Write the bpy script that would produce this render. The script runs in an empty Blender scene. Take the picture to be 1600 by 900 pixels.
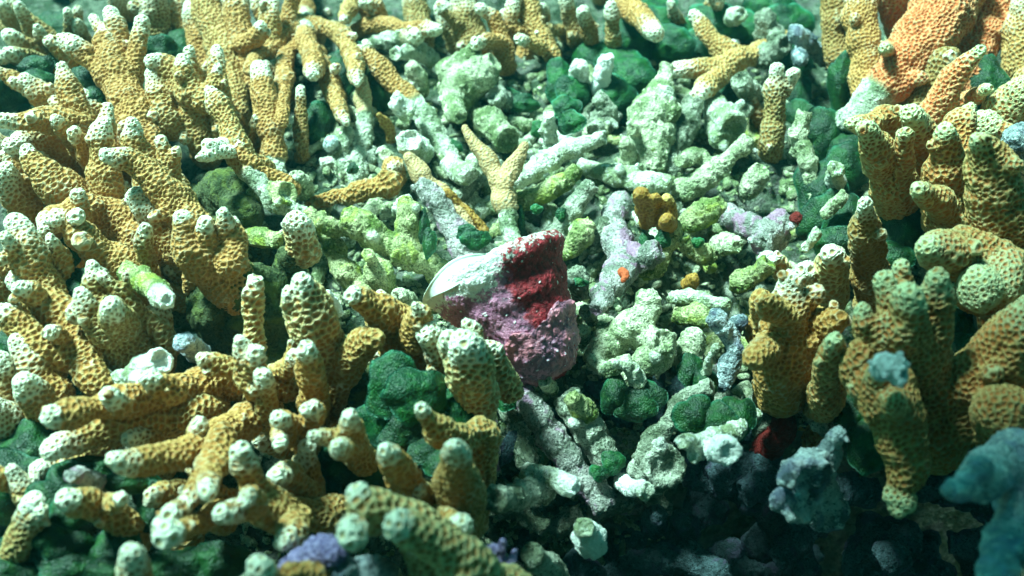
import bpy, bmesh, math, random
import numpy as np
from mathutils import Vector, Matrix
from mathutils.noise import noise as pnoise, noise_vector

S = bpy.context.scene
C = S.collection
R = math.radians

# ------------------------------------------------------------------ camera
PITCH = R(50.0)
LENS = 36.0
DIST = 0.85
cam_d = bpy.data.cameras.new('camera')
cam = bpy.data.objects.new('camera', cam_d)
C.objects.link(cam)
CAM = Vector((0.0, -DIST * math.cos(PITCH), DIST * math.sin(PITCH)))
cam.location = CAM
cam.rotation_euler = (math.pi / 2 - PITCH, 0, 0)
cam_d.lens = LENS
cam_d.sensor_width = 36.0
cam_d.clip_start = 0.01
cam_d.clip_end = 100.0
cam_d.dof.use_dof = True
cam_d.dof.focus_distance = 0.80
cam_d.dof.aperture_fstop = 4.5
S.camera = cam

# ------------------------------------------------------------------ light
SUN_EL, SUN_AZ = R(57), R(-50)          # azimuth measured from +Y (away from the camera) towards +X
W = bpy.data.worlds.new('World')
S.world = W
W.use_nodes = True
wn = W.node_tree.nodes; wl = W.node_tree.links
bg = wn['Background']
sky = wn.new('ShaderNodeTexSky')
sky.sky_type = 'NISHITA'; sky.sun_disc = False
sky.sun_elevation = SUN_EL; sky.sun_rotation = SUN_AZ
tint = wn.new('ShaderNodeMix'); tint.data_type = 'RGBA'; tint.blend_type = 'MULTIPLY'
tint.inputs[0].default_value = 1.0
tint.inputs[7].default_value = (0.08, 0.80, 0.56, 1)       # sea water above filters the red out of the sky light
wl.new(sky.outputs[0], tint.inputs[6]); wl.new(tint.outputs[2], bg.inputs[0])
bg.inputs[1].default_value = 0.05
sd = bpy.data.lights.new('sun', 'SUN')
sd.energy = 5.0; sd.angle = R(11); sd.color = (0.60, 1.0, 0.92)
sun = bpy.data.objects.new('sun', sd); C.objects.link(sun)
sv = Vector((math.sin(SUN_AZ) * math.cos(SUN_EL), math.cos(SUN_AZ) * math.cos(SUN_EL), math.sin(SUN_EL)))
sun.rotation_euler = sv.to_track_quat('Z', 'Y').to_euler()
S.view_settings.view_transform = 'Standard'
S.view_settings.look = 'None'
S.view_settings.exposure = 1.75
S.cycles.max_bounces = 4
S.cycles.diffuse_bounces = 2
S.cycles.glossy_bounces = 2
S.view_settings.gamma = 1.0

# ------------------------------------------------------------------ helpers
MROT = Matrix.Rotation(math.pi / 2 - PITCH, 3, 'X')
FWD = MROT @ Vector((0, 0, -1))
def ray(px, py):
    u = (px - 800) / 1600 * 36 / LENS; v = (450 - py) / 1600 * 36 / LENS
    return MROT @ Vector((u, v, -1))
def at(px, py, h=0.0):
    d = ray(px, py)
    return CAM + d * ((h - CAM.z) / d.z)
def wr(p, rpx):                                     # photo size in pixels to metres at that distance
    return rpx * (p - CAM).dot(FWD) / 1600 * 36 / LENS

def tag(o, label=None, cat=None, group=None, kind=None):
    if label: o['label'] = label
    if cat: o['category'] = cat
    if group: o['group'] = group
    if kind: o['kind'] = kind
    return o
def empty(name, loc):
    o = bpy.data.objects.new(name, None); C.objects.link(o); o.location = loc
    o.empty_display_size = 0.01
    return o

class MB:
    def __init__(s): s.v = []; s.f = []
    def tube(s, P, Rd, seg=10, broken=False):
        n = len(P); b = len(s.v)
        T = [(P[min(i + 1, n - 1)] - P[max(i - 1, 0)]).normalized() for i in range(n)]
        up = Vector((0, 0, 1)) if abs(T[0].z) < .9 else Vector((1, 0, 0))
        N = T[0].cross(up).normalized()
        rings = []
        def ring(c, t, r, N):
            B = t.cross(N)
            return [c + (N * math.cos(2 * math.pi * k / seg) + B * math.sin(2 * math.pi * k / seg)) * r for k in range(seg)]
        seq = []
        for a in (80, 55, 28): seq.append((P[0] - T[0] * Rd[0] * math.sin(R(a)), T[0], Rd[0] * math.cos(R(a))))
        for i in range(n): seq.append((P[i], T[i], Rd[i]))
        if broken:
            seq = seq[3:]
            seq.insert(0, (P[0] - T[0] * Rd[0] * .22, T[0], Rd[0] * .80)); seq.insert(0, (P[0] - T[0] * Rd[0] * .05, T[0], Rd[0] * .42))
            seq.append((P[-1] + T[-1] * Rd[-1] * .22, T[-1], Rd[-1] * .82)); seq.append((P[-1] - T[-1] * Rd[-1] * .12, T[-1], Rd[-1] * .45))
        for a in (() if broken else (28, 55, 80)): seq.append((P[-1] + T[-1] * Rd[-1] * math.sin(R(a)), T[-1], Rd[-1] * math.cos(R(a))))
        for (c, t, r) in seq:
            N = (N - t * N.dot(t)).normalized()
            s.v += ring(c, t, r, N)
        m = len(seq)
        for i in range(m - 1):
            for k in range(seg):
                k2 = (k + 1) % seg
                s.f.append((b + i * seg + k, b + i * seg + k2, b + (i + 1) * seg + k2, b + (i + 1) * seg + k))
        s.f.append(tuple(b + k for k in reversed(range(seg))))
        s.f.append(tuple(b + (m - 1) * seg + k for k in range(seg)))
    def mesh(s, name, off=Vector((0, 0, 0))):
        me = bpy.data.meshes.new(name)
        me.from_pydata([tuple(v - off) for v in s.v], [], s.f); me.update()
        return me

TMP = bpy.data.objects.new('tmp', bpy.data.meshes.new('tmp')); C.objects.link(TMP)
def remesh(me, voxel, smooth=2, fac=0.5):
    TMP.modifiers.clear(); TMP.data = me
    m = TMP.modifiers.new('r', 'REMESH'); m.mode = 'VOXEL'; m.voxel_size = voxel; m.use_smooth_shade = True
    if smooth:
        q = TMP.modifiers.new('s', 'SMOOTH'); q.iterations = smooth; q.factor = fac
    dg = bpy.context.evaluated_depsgraph_get(); dg.update()
    out = bpy.data.meshes.new_from_object(TMP.evaluated_get(dg), depsgraph=dg)
    TMP.modifiers.clear()
    bpy.data.meshes.remove(me) if me.users <= 1 and me is not TMP.data else None
    return out

def catmull(pts, step):
    """pts: list of (Vector, r, pale, dead) -> dense list"""
    out = []
    n = len(pts)
    for i in range(n - 1):
        p0 = pts[max(i - 1, 0)][0]; p1 = pts[i][0]; p2 = pts[i + 1][0]; p3 = pts[min(i + 2, n - 1)][0]
        k = max(2, int((p2 - p1).length / step))
        for j in range(k):
            t = j / k
            q = 0.5 * ((2 * p1) + (p2 - p0) * t + (2 * p0 - 5 * p1 + 4 * p2 - p3) * t * t + (3 * p1 - p0 - 3 * p2 + p3) * t ** 3)
            s = t * t * (3 - 2 * t)
            out.append((q, pts[i][1] * (1 - s) + pts[i + 1][1] * s, pts[i][2] * (1 - t) + pts[i + 1][2] * t, pts[i][3] * (1 - t) + pts[i + 1][3] * t))
    out.append(pts[-1])
    return out

def paint(me, samples, off):
    n = len(me.vertices)
    co = np.empty(n * 3, dtype=np.float32); me.vertices.foreach_get('co', co); co = co.reshape(-1, 3)
    SP = np.array([tuple(s[0] - off) for s in samples], dtype=np.float32)
    SA = np.array([(s[2], s[3]) for s in samples], dtype=np.float32)
    SR = np.array([s[1] for s in samples], dtype=np.float32)
    res = np.empty((n, 2), dtype=np.float32)
    for a in range(0, n, 4000):
        d = ((co[a:a + 4000, None, :] - SP[None]) ** 2).sum(2) / (SR[None] ** 2)
        w = 1.0 / (d + 0.02) ** 5
        w /= w.sum(1, keepdims=True)
        res[a:a + 4000] = w @ SA
    for k, nm in enumerate(('pale', 'dead')):
        at_ = me.attributes.new(nm, 'FLOAT', 'POINT'); at_.data.foreach_set('value', np.ascontiguousarray(res[:, k]))

def parse(spec, wob=0.0, rng=None, root=True, tipw=1.0):
    """'h0>h1: x,y,r x,y,r ... | h0>h1: ...' base to tip; letters after r: p pale, d dead, x no pale tip"""
    tubes = []
    for ti, part in enumerate(spec.split('|')):
        hh, pp = part.split(':'); h0, h1 = [float(q) / 100 for q in hh.split('>')]
        toks = pp.split(); n = len(toks); L = [0]
        xy = []
        for t in toks:
            fl = ''
            while t[-1].isalpha(): fl += t[-1]; t = t[:-1]
            x, y, r = [float(q) for q in t.split(',')]
            xy.append((x, y, r, fl))
        for i in range(1, n): L.append(L[-1] + math.hypot(xy[i][0] - xy[i - 1][0], xy[i][1] - xy[i - 1][1]) + 1e-3)
        pts = []
        for i, (x, y, r, fl) in enumerate(xy):
            h = h0 + (h1 - h0) * L[i] / L[-1] if n > 1 else h0
            p = at(x, y, h)
            pale = 1.0 if 'p' in fl else 0.0; dead = 1.0 if 'd' in fl else 0.0
            pts.append([p, wr(p, r), pale, dead, fl])
        tubes.append(pts)
    return tubes

from mathutils.kdtree import KDTree
def polyps(me, cell, seed=1):
    """scatter corallites evenly over the skin; 'rim' is 0 in a polyp's mouth and 1 on the wall it shares with the next"""
    n = len(me.vertices); co = np.empty(n * 3, dtype=np.float32); me.vertices.foreach_get('co', co); co = co.reshape(-1, 3)
    rs = np.random.RandomState(seed % 100000); order = rs.permutation(n)[:int(n * .6)]
    g = {}; keep = []; inv = 1.0 / cell
    cl = co.tolist(); c2 = (cell * .86) ** 2
    rv = rs.uniform(.55, 1.25, n).tolist(); c0 = c2
    for i in order.tolist():
        c2 = c0 * rv[i]; x, y, z = cl[i]; kx, ky, kz = int(x * inv // 1), int(y * inv // 1), int(z * inv // 1); ok = True
        for a in (kx - 1, kx, kx + 1):
            for b in (ky - 1, ky, ky + 1):
                for c in (kz - 1, kz, kz + 1):
                    q = g.get((a, b, c))
                    if q:
                        for (X, Y, Z) in q:
                            if (X - x) ** 2 + (Y - y) ** 2 + (Z - z) ** 2 < c2: ok = False; break
                    if not ok: break
                if not ok: break
            if not ok: break
        if ok: g.setdefault((kx, ky, kz), []).append((x, y, z)); keep.append(i)
    kd = KDTree(len(keep))
    for j, i in enumerate(keep): kd.insert(cl[i], j)
    kd.balance()
    rim = np.ones(n, dtype=np.float32); f = kd.find_n
    if len(keep) > 1:
        for i, c in enumerate(cl):
            r = f(c, 2); rim[i] = r[0][2] / (r[1][2] + 1e-9)
    q = me.attributes.new('rim', 'FLOAT', 'POINT'); q.data.foreach_set('value', rim)
CELL = {'tan': .0037, 'gold': .0042, 'olive': .0037, 'orange': .0038, 'umber': .0041, 'smooth': .0026, 'knob': .0049, 'amber': .0036}

def split_tips(me, parent, mat):
    """cut every pale branch end off the skin and hang it under its branch as a sub-part"""
    n = len(me.vertices); pv = np.empty(n, dtype=np.float32); me.attributes['pale'].data.foreach_get('value', pv)
    bm = bmesh.new(); bm.from_mesh(me); bm.verts.ensure_lookup_table(); bm.faces.ensure_lookup_table()
    sel = set(f.index for f in bm.faces if sum(pv[v.index] for v in f.verts) / len(f.verts) > .42)
    comps = []
    while sel:
        st = [sel.pop()]; c = list(st)
        while st:
            for e in bm.faces[st.pop()].edges:
                for g in e.link_faces:
                    if g.index in sel: sel.discard(g.index); st.append(g.index); c.append(g.index)
        if len(c) > 40: comps.append(c)
    if not comps or sum(map(len, comps)) > .8 * len(bm.faces): bm.free(); return None
    names = ('pale', 'dead', 'rim'); vals = {}
    for k in names:
        a = np.empty(n, dtype=np.float32); me.attributes[k].data.foreach_get('value', a); vals[k] = a
    cos = [v.co.copy() for v in bm.verts]; F = [[v.index for v in f.verts] for f in bm.faces]
    nr = [tuple(v.normal) for v in me.vertices]
    bm.free()
    def sub(idx, nm):
        mp = {}; vv = []; ff = []
        for i in idx:
            ff.append([mp.setdefault(j, len(mp)) for j in F[i]])
        inv = sorted(mp, key=mp.get); m2 = bpy.data.meshes.new(nm); m2.from_pydata([cos[j] for j in inv], [], ff); m2.update()
        for k in names:
            q = m2.attributes.new(k, 'FLOAT', 'POINT'); q.data.foreach_set('value', vals[k][inv])
        m2.polygons.foreach_set('use_smooth', [True] * len(ff)); m2.materials.append(M[mat])
        m2.normals_split_custom_set_from_vertices([nr[j] for j in inv])
        return m2
    used = set(i for c in comps for i in c)
    for c in comps:
        o = bpy.data.objects.new('tip', sub(c, 'tip')); C.objects.link(o); o.parent = parent
    parent.data = sub([i for i in range(len(F)) if i not in used], 'branch')
# ------------------------------------------------------------------ materials
class NT:
    def __init__(s, name, disp=True):
        s.m = bpy.data.materials.new(name); s.m.use_nodes = True
        s.t = s.m.node_tree; s.n = s.t.nodes; s.l = s.t.links
        s.b = s.n['Principled BSDF']; s.out = s.n['Material Output']
        if disp: s.m.displacement_method = 'BOTH'
        s.co = s.n.new('ShaderNodeTexCoord').outputs['Object']
    def link(s, a, b):
        if isinstance(a, (int, float)): b.default_value = a
        elif isinstance(a, tuple): b.default_value = a if len(a) == 4 else a + (1,)
        else: s.l.new(a, b)
    def noise(s, scale, detail=3, rough=.55, co=None, out=0, dist=0):
        q = s.n.new('ShaderNodeTexNoise'); q.inputs['Scale'].default_value = scale; q.inputs['Detail'].default_value = detail
        q.inputs['Roughness'].default_value = rough; q.inputs['Distortion'].default_value = dist
        s.l.new(co or s.co, q.inputs['Vector']); return q.outputs[out]
    def voro(s, scale, feature='F1', co=None, out='Distance', rnd=1.0):
        q = s.n.new('ShaderNodeTexVoronoi'); q.feature = feature; q.inputs['Scale'].default_value = scale
        q.inputs['Randomness'].default_value = rnd
        s.l.new(co or s.co, q.inputs['Vector']); return q.outputs[out]
    def ramp(s, x, a, b, lo=0.0, hi=1.0, smooth=True):
        q = s.n.new('ShaderNodeMapRange'); q.interpolation_type = 'SMOOTHSTEP' if smooth else 'LINEAR'
        s.link(x, q.inputs[0]); q.inputs[1].default_value = a; q.inputs[2].default_value = b
        q.inputs[3].default_value = lo; q.inputs[4].default_value = hi
        return q.outputs[0]
    def math(s, op, a, b=0.0, c=None):
        q = s.n.new('ShaderNodeMath'); q.operation = op; s.link(a, q.inputs[0]); s.link(b, q.inputs[1])
        if c is not None: s.link(c, q.inputs[2])
        return q.outputs[0]
    def mix(s, f, a, b, mode='MIX'):
        q = s.n.new('ShaderNodeMix'); q.data_type = 'RGBA'; q.blend_type = mode
        s.link(f, q.inputs[0]); s.link(a, q.inputs[6]); s.link(b, q.inputs[7]); return q.outputs[2]
    def attr(s, nm):
        q = s.n.new('ShaderNodeAttribute'); q.attribute_name = nm; return q.outputs['Fac']
    def rand(s): return s.n.new('ShaderNodeObjectInfo').outputs['Random']
    def warp(s, scale, amt):
        nz = s.noise(scale, 2, out=1)
        q = s.n.new('ShaderNodeVectorMath'); q.operation = 'SUBTRACT'; s.l.new(nz, q.inputs[0]); q.inputs[1].default_value = (.5, .5, .5)
        r = s.n.new('ShaderNodeVectorMath'); r.operation = 'MULTIPLY_ADD'; s.l.new(q.outputs[0], r.inputs[0]); r.inputs[1].default_value = (amt,) * 3
        s.l.new(s.co, r.inputs[2]); return r.outputs[0]
    def disp(s, h, mid=0.0):
        q = s.n.new('ShaderNodeDisplacement'); s.link(h, q.inputs['Height']); q.inputs['Midlevel'].default_value = mid
        q.inputs['Scale'].default_value = 1.0; s.l.new(q.outputs[0], s.out.inputs['Displacement'])
    def fin(s, col, rough=.7, spec=.3):
        s.link(col, s.b.inputs['Base Color']); s.link(rough, s.b.inputs['Roughness']); s.b.inputs['Specular IOR Level'].default_value = spec
        return s.m

def turf(t, cream, green, dark, w):
    """dead coral skeleton with turf algae: colour + height"""
    big = t.noise(38, 4, .6, co=w); mid = t.noise(150, 4, .65); fine = t.noise(560, 3, .7)
    pit = t.voro(520, 'F1')
    c = t.mix(t.ramp(big, .42, .60), cream, green)
    c = t.mix(t.ramp(mid, .54, .66, 0, .75), c, tuple(min(1, q * 1.5) for q in cream))
    c = t.mix(t.ramp(mid, .46, .36, 0, .8), c, green)
    c = t.mix(t.ramp(fine, .50, .34, 0, .8), c, dark)
    c = t.mix(t.ramp(pit, .26, .10, 0, .55), c, dark)
    h = t.math('MULTIPLY', t.math('SUBTRACT', mid, .5), .0046)
    h = t.math('ADD', h, t.math('MULTIPLY', t.math('SUBTRACT', fine, .5), .0017))
    h = t.math('ADD', h, t.math('MULTIPLY', t.math('SUBTRACT', big, .5), .010))
    h = t.math('ADD', h, t.math('MULTIPLY', t.ramp(pit, .30, .10), -.0008))
    return c, h

def coral_mat(name, brown, tan, tipc=(.76, .78, .62), ridge=.0018):
    t = NT(name)
    w = t.warp(70, .006)
    q0 = t.attr('rim'); pale = t.attr('pale'); dead = t.attr('dead')
    nb = t.noise(45, 3); nf = t.noise(900, 2); nm = t.noise(230, 3, .65, dist=.6)
    qn = t.math('ADD', q0, t.math('MULTIPLY', t.math('SUBTRACT', nm, .5), .85))
    rd = t.ramp(qn, .28, .92)
    pit = t.ramp(q0, .50, .18)
    br = t.mix(t.ramp(nb, .4, .62), brown, tuple(q * 1.3 for q in brown))
    tn = t.mix(t.ramp(nb, .40, .62), tan, tuple(q * .68 for q in tan))
    tn = t.mix(t.ramp(t.rand(), 0, 1, 0, .30), tn, (.40, .44, .20, 1))
    live = t.mix(rd, br, tn)
    live = t.mix(t.ramp(nb, .62, .8, 0, .35), live, (.30, .32, .20, 1))
    live = t.mix(t.ramp(qn, .88, 1.15, 0, .4), live, tuple(min(1, q * 1.45) for q in tan))
    tp = t.mix(pit, tipc, (tipc[0] * .62, tipc[1] * .56, tipc[2] * .36))
    k = t.math('ADD', pale, t.math('MULTIPLY', t.math('SUBTRACT', nb, .5), .9))
    k = t.math('ADD', k, t.math('MULTIPLY', t.math('SUBTRACT', q0, .62), .8))
    c = t.mix(t.ramp(k, .16, 1.05, 0, .92, smooth=False), live, tp)
    c = t.mix(t.ramp(nf, .6, .8, 0, .25), c, (.8, .8, .6, 1))
    ring = t.math('SUBTRACT', t.ramp(q0, .08, .60), t.ramp(q0, .66, 1.0, 0, .55))
    pr = t.n.new('ShaderNodeMix'); pr.data_type = 'FLOAT'; t.link(t.ramp(pale, .1, .7, 0, .85), pr.inputs[0]); t.link(t.ramp(q0, .15, .95), pr.inputs[2]); t.link(ring, pr.inputs[3])
    hl = t.math('MULTIPLY', pr.outputs[0], ridge)
    hl = t.math('ADD', hl, t.math('MULTIPLY', t.math('SUBTRACT', nb, .5), .009))
    hl = t.math('ADD', hl, t.math('MULTIPLY', t.math('SUBTRACT', nm, .5), .0012))
    hl = t.math('ADD', hl, t.math('MULTIPLY', t.math('SUBTRACT', t.noise(24, 2), .5), .009))
    dc, dh = turf(t, (.56, .58, .46, 1), (.15, .21, .10, 1), (.04, .06, .04, 1), w)
    dk = t.ramp(t.math('ADD', dead, t.math('MULTIPLY', t.math('SUBTRACT', nb, .5), .35)), .3, .7)
    c = t.mix(dk, c, dc)
    q = t.n.new('ShaderNodeMix'); q.data_type = 'FLOAT'; t.link(dk, q.inputs[0]); t.link(hl, q.inputs[2]); t.link(dh, q.inputs[3])
    t.disp(q.outputs[0])
    return t.fin(c, .62, .25)

M = {}
M['tan'] = coral_mat('tan_coral', (.34, .155, .038), (.54, .31, .105), ridge=.0014)
M['gold'] = coral_mat('golden_coral', (.29, .125, .025), (.48, .275, .08), ridge=.0016)
M['olive'] = coral_mat('shaded_olive_coral', (.22, .105, .024), (.38, .24, .08), ridge=.0014)  # olive tone, with shade also put in as a darker copy of tan
M['orange'] = coral_mat('orange_coral', (.50, .12, .035), (.66, .29, .12), tipc=(.46, .58, .34))
M['umber'] = coral_mat('umber_coral', (.30, .105, .022), (.42, .26, .085), tipc=(.50, .56, .32))
M['smooth'] = coral_mat('smooth_tan_coral', (.38, .23, .10), (.55, .39, .21), ridge=.0006)
M['knob'] = coral_mat('pale_knob_coral', (.34, .16, .045), (.58, .46, .22), ridge=.0023)
M['amber'] = coral_mat('amber_coral', (.22, .10, .015), (.40, .22, .04), tipc=(.55, .38, .12), ridge=.0004)

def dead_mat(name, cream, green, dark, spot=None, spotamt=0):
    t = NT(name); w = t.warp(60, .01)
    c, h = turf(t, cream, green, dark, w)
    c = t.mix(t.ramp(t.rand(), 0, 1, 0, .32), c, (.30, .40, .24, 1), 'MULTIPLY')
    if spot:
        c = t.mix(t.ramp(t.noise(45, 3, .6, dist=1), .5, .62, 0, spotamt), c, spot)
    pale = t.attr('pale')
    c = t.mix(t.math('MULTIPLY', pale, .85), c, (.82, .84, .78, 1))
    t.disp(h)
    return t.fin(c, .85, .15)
M['dead'] = dead_mat('dead_coral', (.62, .62, .44, 1), (.19, .25, .11, 1), (.05, .07, .05, 1))
M['mossy'] = dead_mat('mossy_dead_coral', (.50, .50, .27, 1), (.13, .19, .045, 1), (.03, .05, .02, 1), (.34, .40, .06, 1), .6)
M['grey'] = dead_mat('grey_dead_coral', (.44, .45, .36, 1), (.13, .16, .10, 1), (.04, .05, .04, 1))
M['violet'] = dead_mat('violet_crusted_coral', (.50, .46, .44, 1), (.17, .19, .15, 1), (.05, .04, .05, 1), (.36, .18, .30, 1), .75)
M['paleblue'] = dead_mat('pale_blue_coral', (.70, .74, .78, 1), (.30, .38, .44, 1), (.06, .09, .12, 1), (.24, .26, .44, 1), .4)
M['dim'] = dead_mat('shade_dimmed_blue_rock', (.08, .12, .14, 1), (.025, .045, .05, 1), (.01, .015, .02, 1), (.07, .05, .10, 1), .5)  # shade of the hollow and lower slope is put into this darkened colour
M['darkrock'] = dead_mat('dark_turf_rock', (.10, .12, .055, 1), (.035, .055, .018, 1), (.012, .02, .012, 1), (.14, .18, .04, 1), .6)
M['blue'] = dead_mat('blue_grey_sponge', (.52, .58, .60, 1), (.10, .14, .16, 1), (.02, .03, .035, 1), (.15, .15, .26, 1), .4)
M['white'] = dead_mat('white_coral_skeleton', (.80, .80, .68, 1), (.30, .36, .20, 1), (.12, .15, .10, 1))
M['sandy'] = dead_mat('seabed', (.15, .18, .13, 1), (.04, .07, .035, 1), (.012, .02, .012, 1), (.16, .12, .14, 1), .3)

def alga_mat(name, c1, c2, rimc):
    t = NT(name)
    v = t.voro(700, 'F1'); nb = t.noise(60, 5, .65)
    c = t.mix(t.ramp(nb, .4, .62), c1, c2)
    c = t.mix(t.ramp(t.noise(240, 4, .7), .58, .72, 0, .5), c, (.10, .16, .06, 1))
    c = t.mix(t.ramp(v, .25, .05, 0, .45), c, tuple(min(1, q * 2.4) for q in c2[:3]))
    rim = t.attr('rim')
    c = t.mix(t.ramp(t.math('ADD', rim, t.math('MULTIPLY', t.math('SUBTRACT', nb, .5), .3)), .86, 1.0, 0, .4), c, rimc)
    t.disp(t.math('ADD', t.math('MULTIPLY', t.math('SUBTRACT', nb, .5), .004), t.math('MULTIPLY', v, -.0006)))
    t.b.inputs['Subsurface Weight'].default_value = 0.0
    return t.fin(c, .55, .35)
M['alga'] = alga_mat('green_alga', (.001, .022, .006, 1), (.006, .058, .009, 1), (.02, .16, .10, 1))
M['alga_lit'] = alga_mat('lit_green_alga', (.001, .038, .012, 1), (.008, .095, .016, 1), (.05, .27, .18, 1))  # brighter copy of the alga, with the light on open lobes in its colour

def plain(name, col, rough=.6, bump=.002, sc=200, spec=.3, col2=None):
    t = NT(name); n = t.noise(sc, 4, .6)
    c = t.mix(t.ramp(n, .4, .62), col, col2 or tuple(q * .7 for q in col))
    t.disp(t.math('MULTIPLY', t.math('SUBTRACT', n, .5), bump)); return t.fin(c, rough, spec)
M['red'] = plain('red_sponge', (.16, .008, .005), .7, .006, 260)
M['orange_sponge'] = plain('orange_red_sponge', (.55, .10, .03), .6, .003, 400)
M['purple'] = plain('purple_coral', (.13, .10, .24), .7, .006, 330, col2=(.36, .30, .52))
M['pearl'] = plain('pearly_shell', (.84, .90, .80), .3, .0008, 60, .6, col2=(.76, .86, .74))
M['tuft'] = plain('white_tuft', (.62, .74, .72), .9, .006, 300)

def shell_mat():
    t = NT('shell_outer'); w = t.warp(60, .012)
    tt = t.attr('axis'); sd_ = t.attr('side')
    n1 = t.noise(60, 4, .65, co=w); n2 = t.noise(220, 4, .7); n3 = t.noise(700, 3, .7)
    c = t.mix(t.ramp(n1, .38, .62), (.30, .10, .18, 1), (.56, .22, .33, 1))
    c = t.mix(t.ramp(n2, .50, .36, 0, .8), c, (.09, .07, .09, 1))
    red = t.ramp(t.math('ADD', sd_, t.math('MULTIPLY', t.math('SUBTRACT', n1, .5), .5)), .50, .58)
    c = t.mix(red, c, t.mix(t.ramp(n2, .4, .6), (.15, .010, .016, 1), (.34, .02, .03, 1)))
    k = t.math('ADD', tt, t.math('MULTIPLY', t.math('SUBTRACT', n2, .5), .55))
    k = t.math('ADD', k, t.math('MULTIPLY', sd_, .14))
    k = t.math('SUBTRACT', k, t.math('MULTIPLY', t.math('MULTIPLY', t.ramp(sd_, .16, .26), t.ramp(sd_, .62, .42)), .14))
    c = t.mix(t.ramp(k, .16, .07), c, (.84, .84, .76, 1))
    sp = t.voro(130, 'F1', co=w)
    c = t.mix(t.ramp(sp, .16, .08), c, (.75, .76, .72, 1))
    c = t.mix(t.ramp(n3, .64, .74, 0, .7), c, (.55, .60, .50, 1))
    t.disp(t.math('ADD', t.math('MULTIPLY', t.math('SUBTRACT', n1, .5), .006), t.math('ADD', t.math('MULTIPLY', t.math('SUBTRACT', n2, .5), .004), t.math('MULTIPLY', t.ramp(sp, .2, .05), .0010))))
    return t.fin(c, .6, .3)
M['shell'] = shell_mat()
def crust_mat():
    t = NT('lilac_crust'); w = t.warp(60, .010)
    n1 = t.noise(70, 4, .6, co=w); v = t.voro(165, 'F1', co=w, rnd=.7); n2 = t.noise(300, 3)
    c = t.mix(t.ramp(n1, .38, .62), (.27, .11, .18, 1), (.50, .16, .20, 1))
    c = t.mix(t.ramp(v, .20, .08), c, (.74, .66, .74, 1))
    c = t.mix(t.ramp(n2, .46, .34, 0, .6), c, (.11, .07, .11, 1))
    h = t.math('ADD', t.math('MULTIPLY', t.ramp(v, .45, .0), .0018), t.math('MULTIPLY', t.math('SUBTRACT', n1, .5), .008))
    t.disp(t.math('ADD', h, t.math('MULTIPLY', t.math('SUBTRACT', n2, .5), .0015)))
    return t.fin(c, .45, .4)
M['crust'] = crust_mat()

# ------------------------------------------------------------------ builders
RNG = random.Random(7)
NSK = []
def grow(spec, mat, name, parent, off, voxel=.0015, root=True, nubs=0, wob=1.0, tips=True, label=None, rootlen=.035, broken=False):
    live_ = mat in CELL; voxel = min(voxel, .0013 if base_of(spec).y < .0 else .0014) if live_ and mat != 'smooth' else voxel
    """one part: one or more tubes fused into one skin"""
    tubes = parse(spec); mb = MB(); sam = []
    for ti, pts in enumerate(tubes):
        pts = [list(p) for p in pts]
        if len(pts) == 1:
            p = pts[0]; q = list(p); q[0] = p[0] + ray(800, 450) * .012; pts = [q, p]
        if root and ti == 0:
            p = pts[0]; d = (p[0] - CAM).normalized()
            q = list(p); q[0] = p[0] + d * rootlen + Vector((0, 0, -rootlen * .3)); q[1] = p[1] * .92; pts.insert(0, q)
        r = pts[-1][1]
        if tips and 'x' not in pts[-1][4] and pts[-1][3] < .5: pts[-1][2] = 1.0
        dense = catmull([tuple(p[:4]) for p in pts], .004)
        # short pale zone: only the last radius-length of the branch
        if tips and 'x' not in pts[-1][4] and pts[-2][2] < .5 and pts[-1][3] < .5:
            endp = dense[-1][0]; dense = [(a, b, (max(0, 1 - (a - endp).length / (r * 2.2 + .005)) if c_ > 0 else 0) , d_) for (a, b, c_, d_) in dense]
        out = []
        ph = RNG.uniform(0, 50)
        for i, (a, b, c_, d_) in enumerate(dense):
            k = pnoise(Vector((ph + i * .33, 1.7, ph))) * .16 * wob
            v = noise_vector(Vector((ph, i * .22, 3.1))) * b * .16 * wob
            te = min(1, (dense[-1][0] - a).length / (r * 1.6)) if tips and ti >= 0 else 1
            out.append((a + v, b * (1 + k) * (.89 if live_ else .95) * (.78 + .22 * te), c_, d_))
        mb.tube([o[0] for o in out], [o[1] for o in out], 12, broken)
        sam += out[::2] + [out[-1]]
        NSK.append(out[-1])
        for _ in range(nubs):
            i = RNG.randrange(max(1, len(out) // 3), len(out)); a, b, c_, d_ = out[i]
            dr = Vector((RNG.uniform(-1, 1), RNG.uniform(-1, .4), RNG.uniform(.0, 1))).normalized()
            l = b * RNG.uniform(1.1, 1.6); rr = b * RNG.uniform(.30, .5)
            mb.tube([a, a + dr * l * .6, a + dr * l], [rr * 1.4, rr * 1.1, rr * .85], 8)
            sam.append((a + dr * l * 1.05, rr, .40, d_)); sam.append((a + dr * l * .7, rr, .0, d_))
    me = mb.mesh(name, off); me2 = remesh(me, voxel, 2, .5)
    paint(me2, sam, off)
    if live_: polyps(me2, CELL[mat], int(abs(off.x * 1e5)) + len(me2.vertices))
    me2.materials.clear(); me2.materials.append(M[mat]); me2.name = name
    o = bpy.data.objects.new(name, me2); C.objects.link(o)
    if parent: o.parent = parent
    else: o.location = off
    if label: o['label'] = label
    return o, sam

def base_of(spec):
    if spec[0] == '@': spec = spec.split('@', 2)[2]
    p = parse(spec)[0][0]; return p[0].copy()

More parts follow.
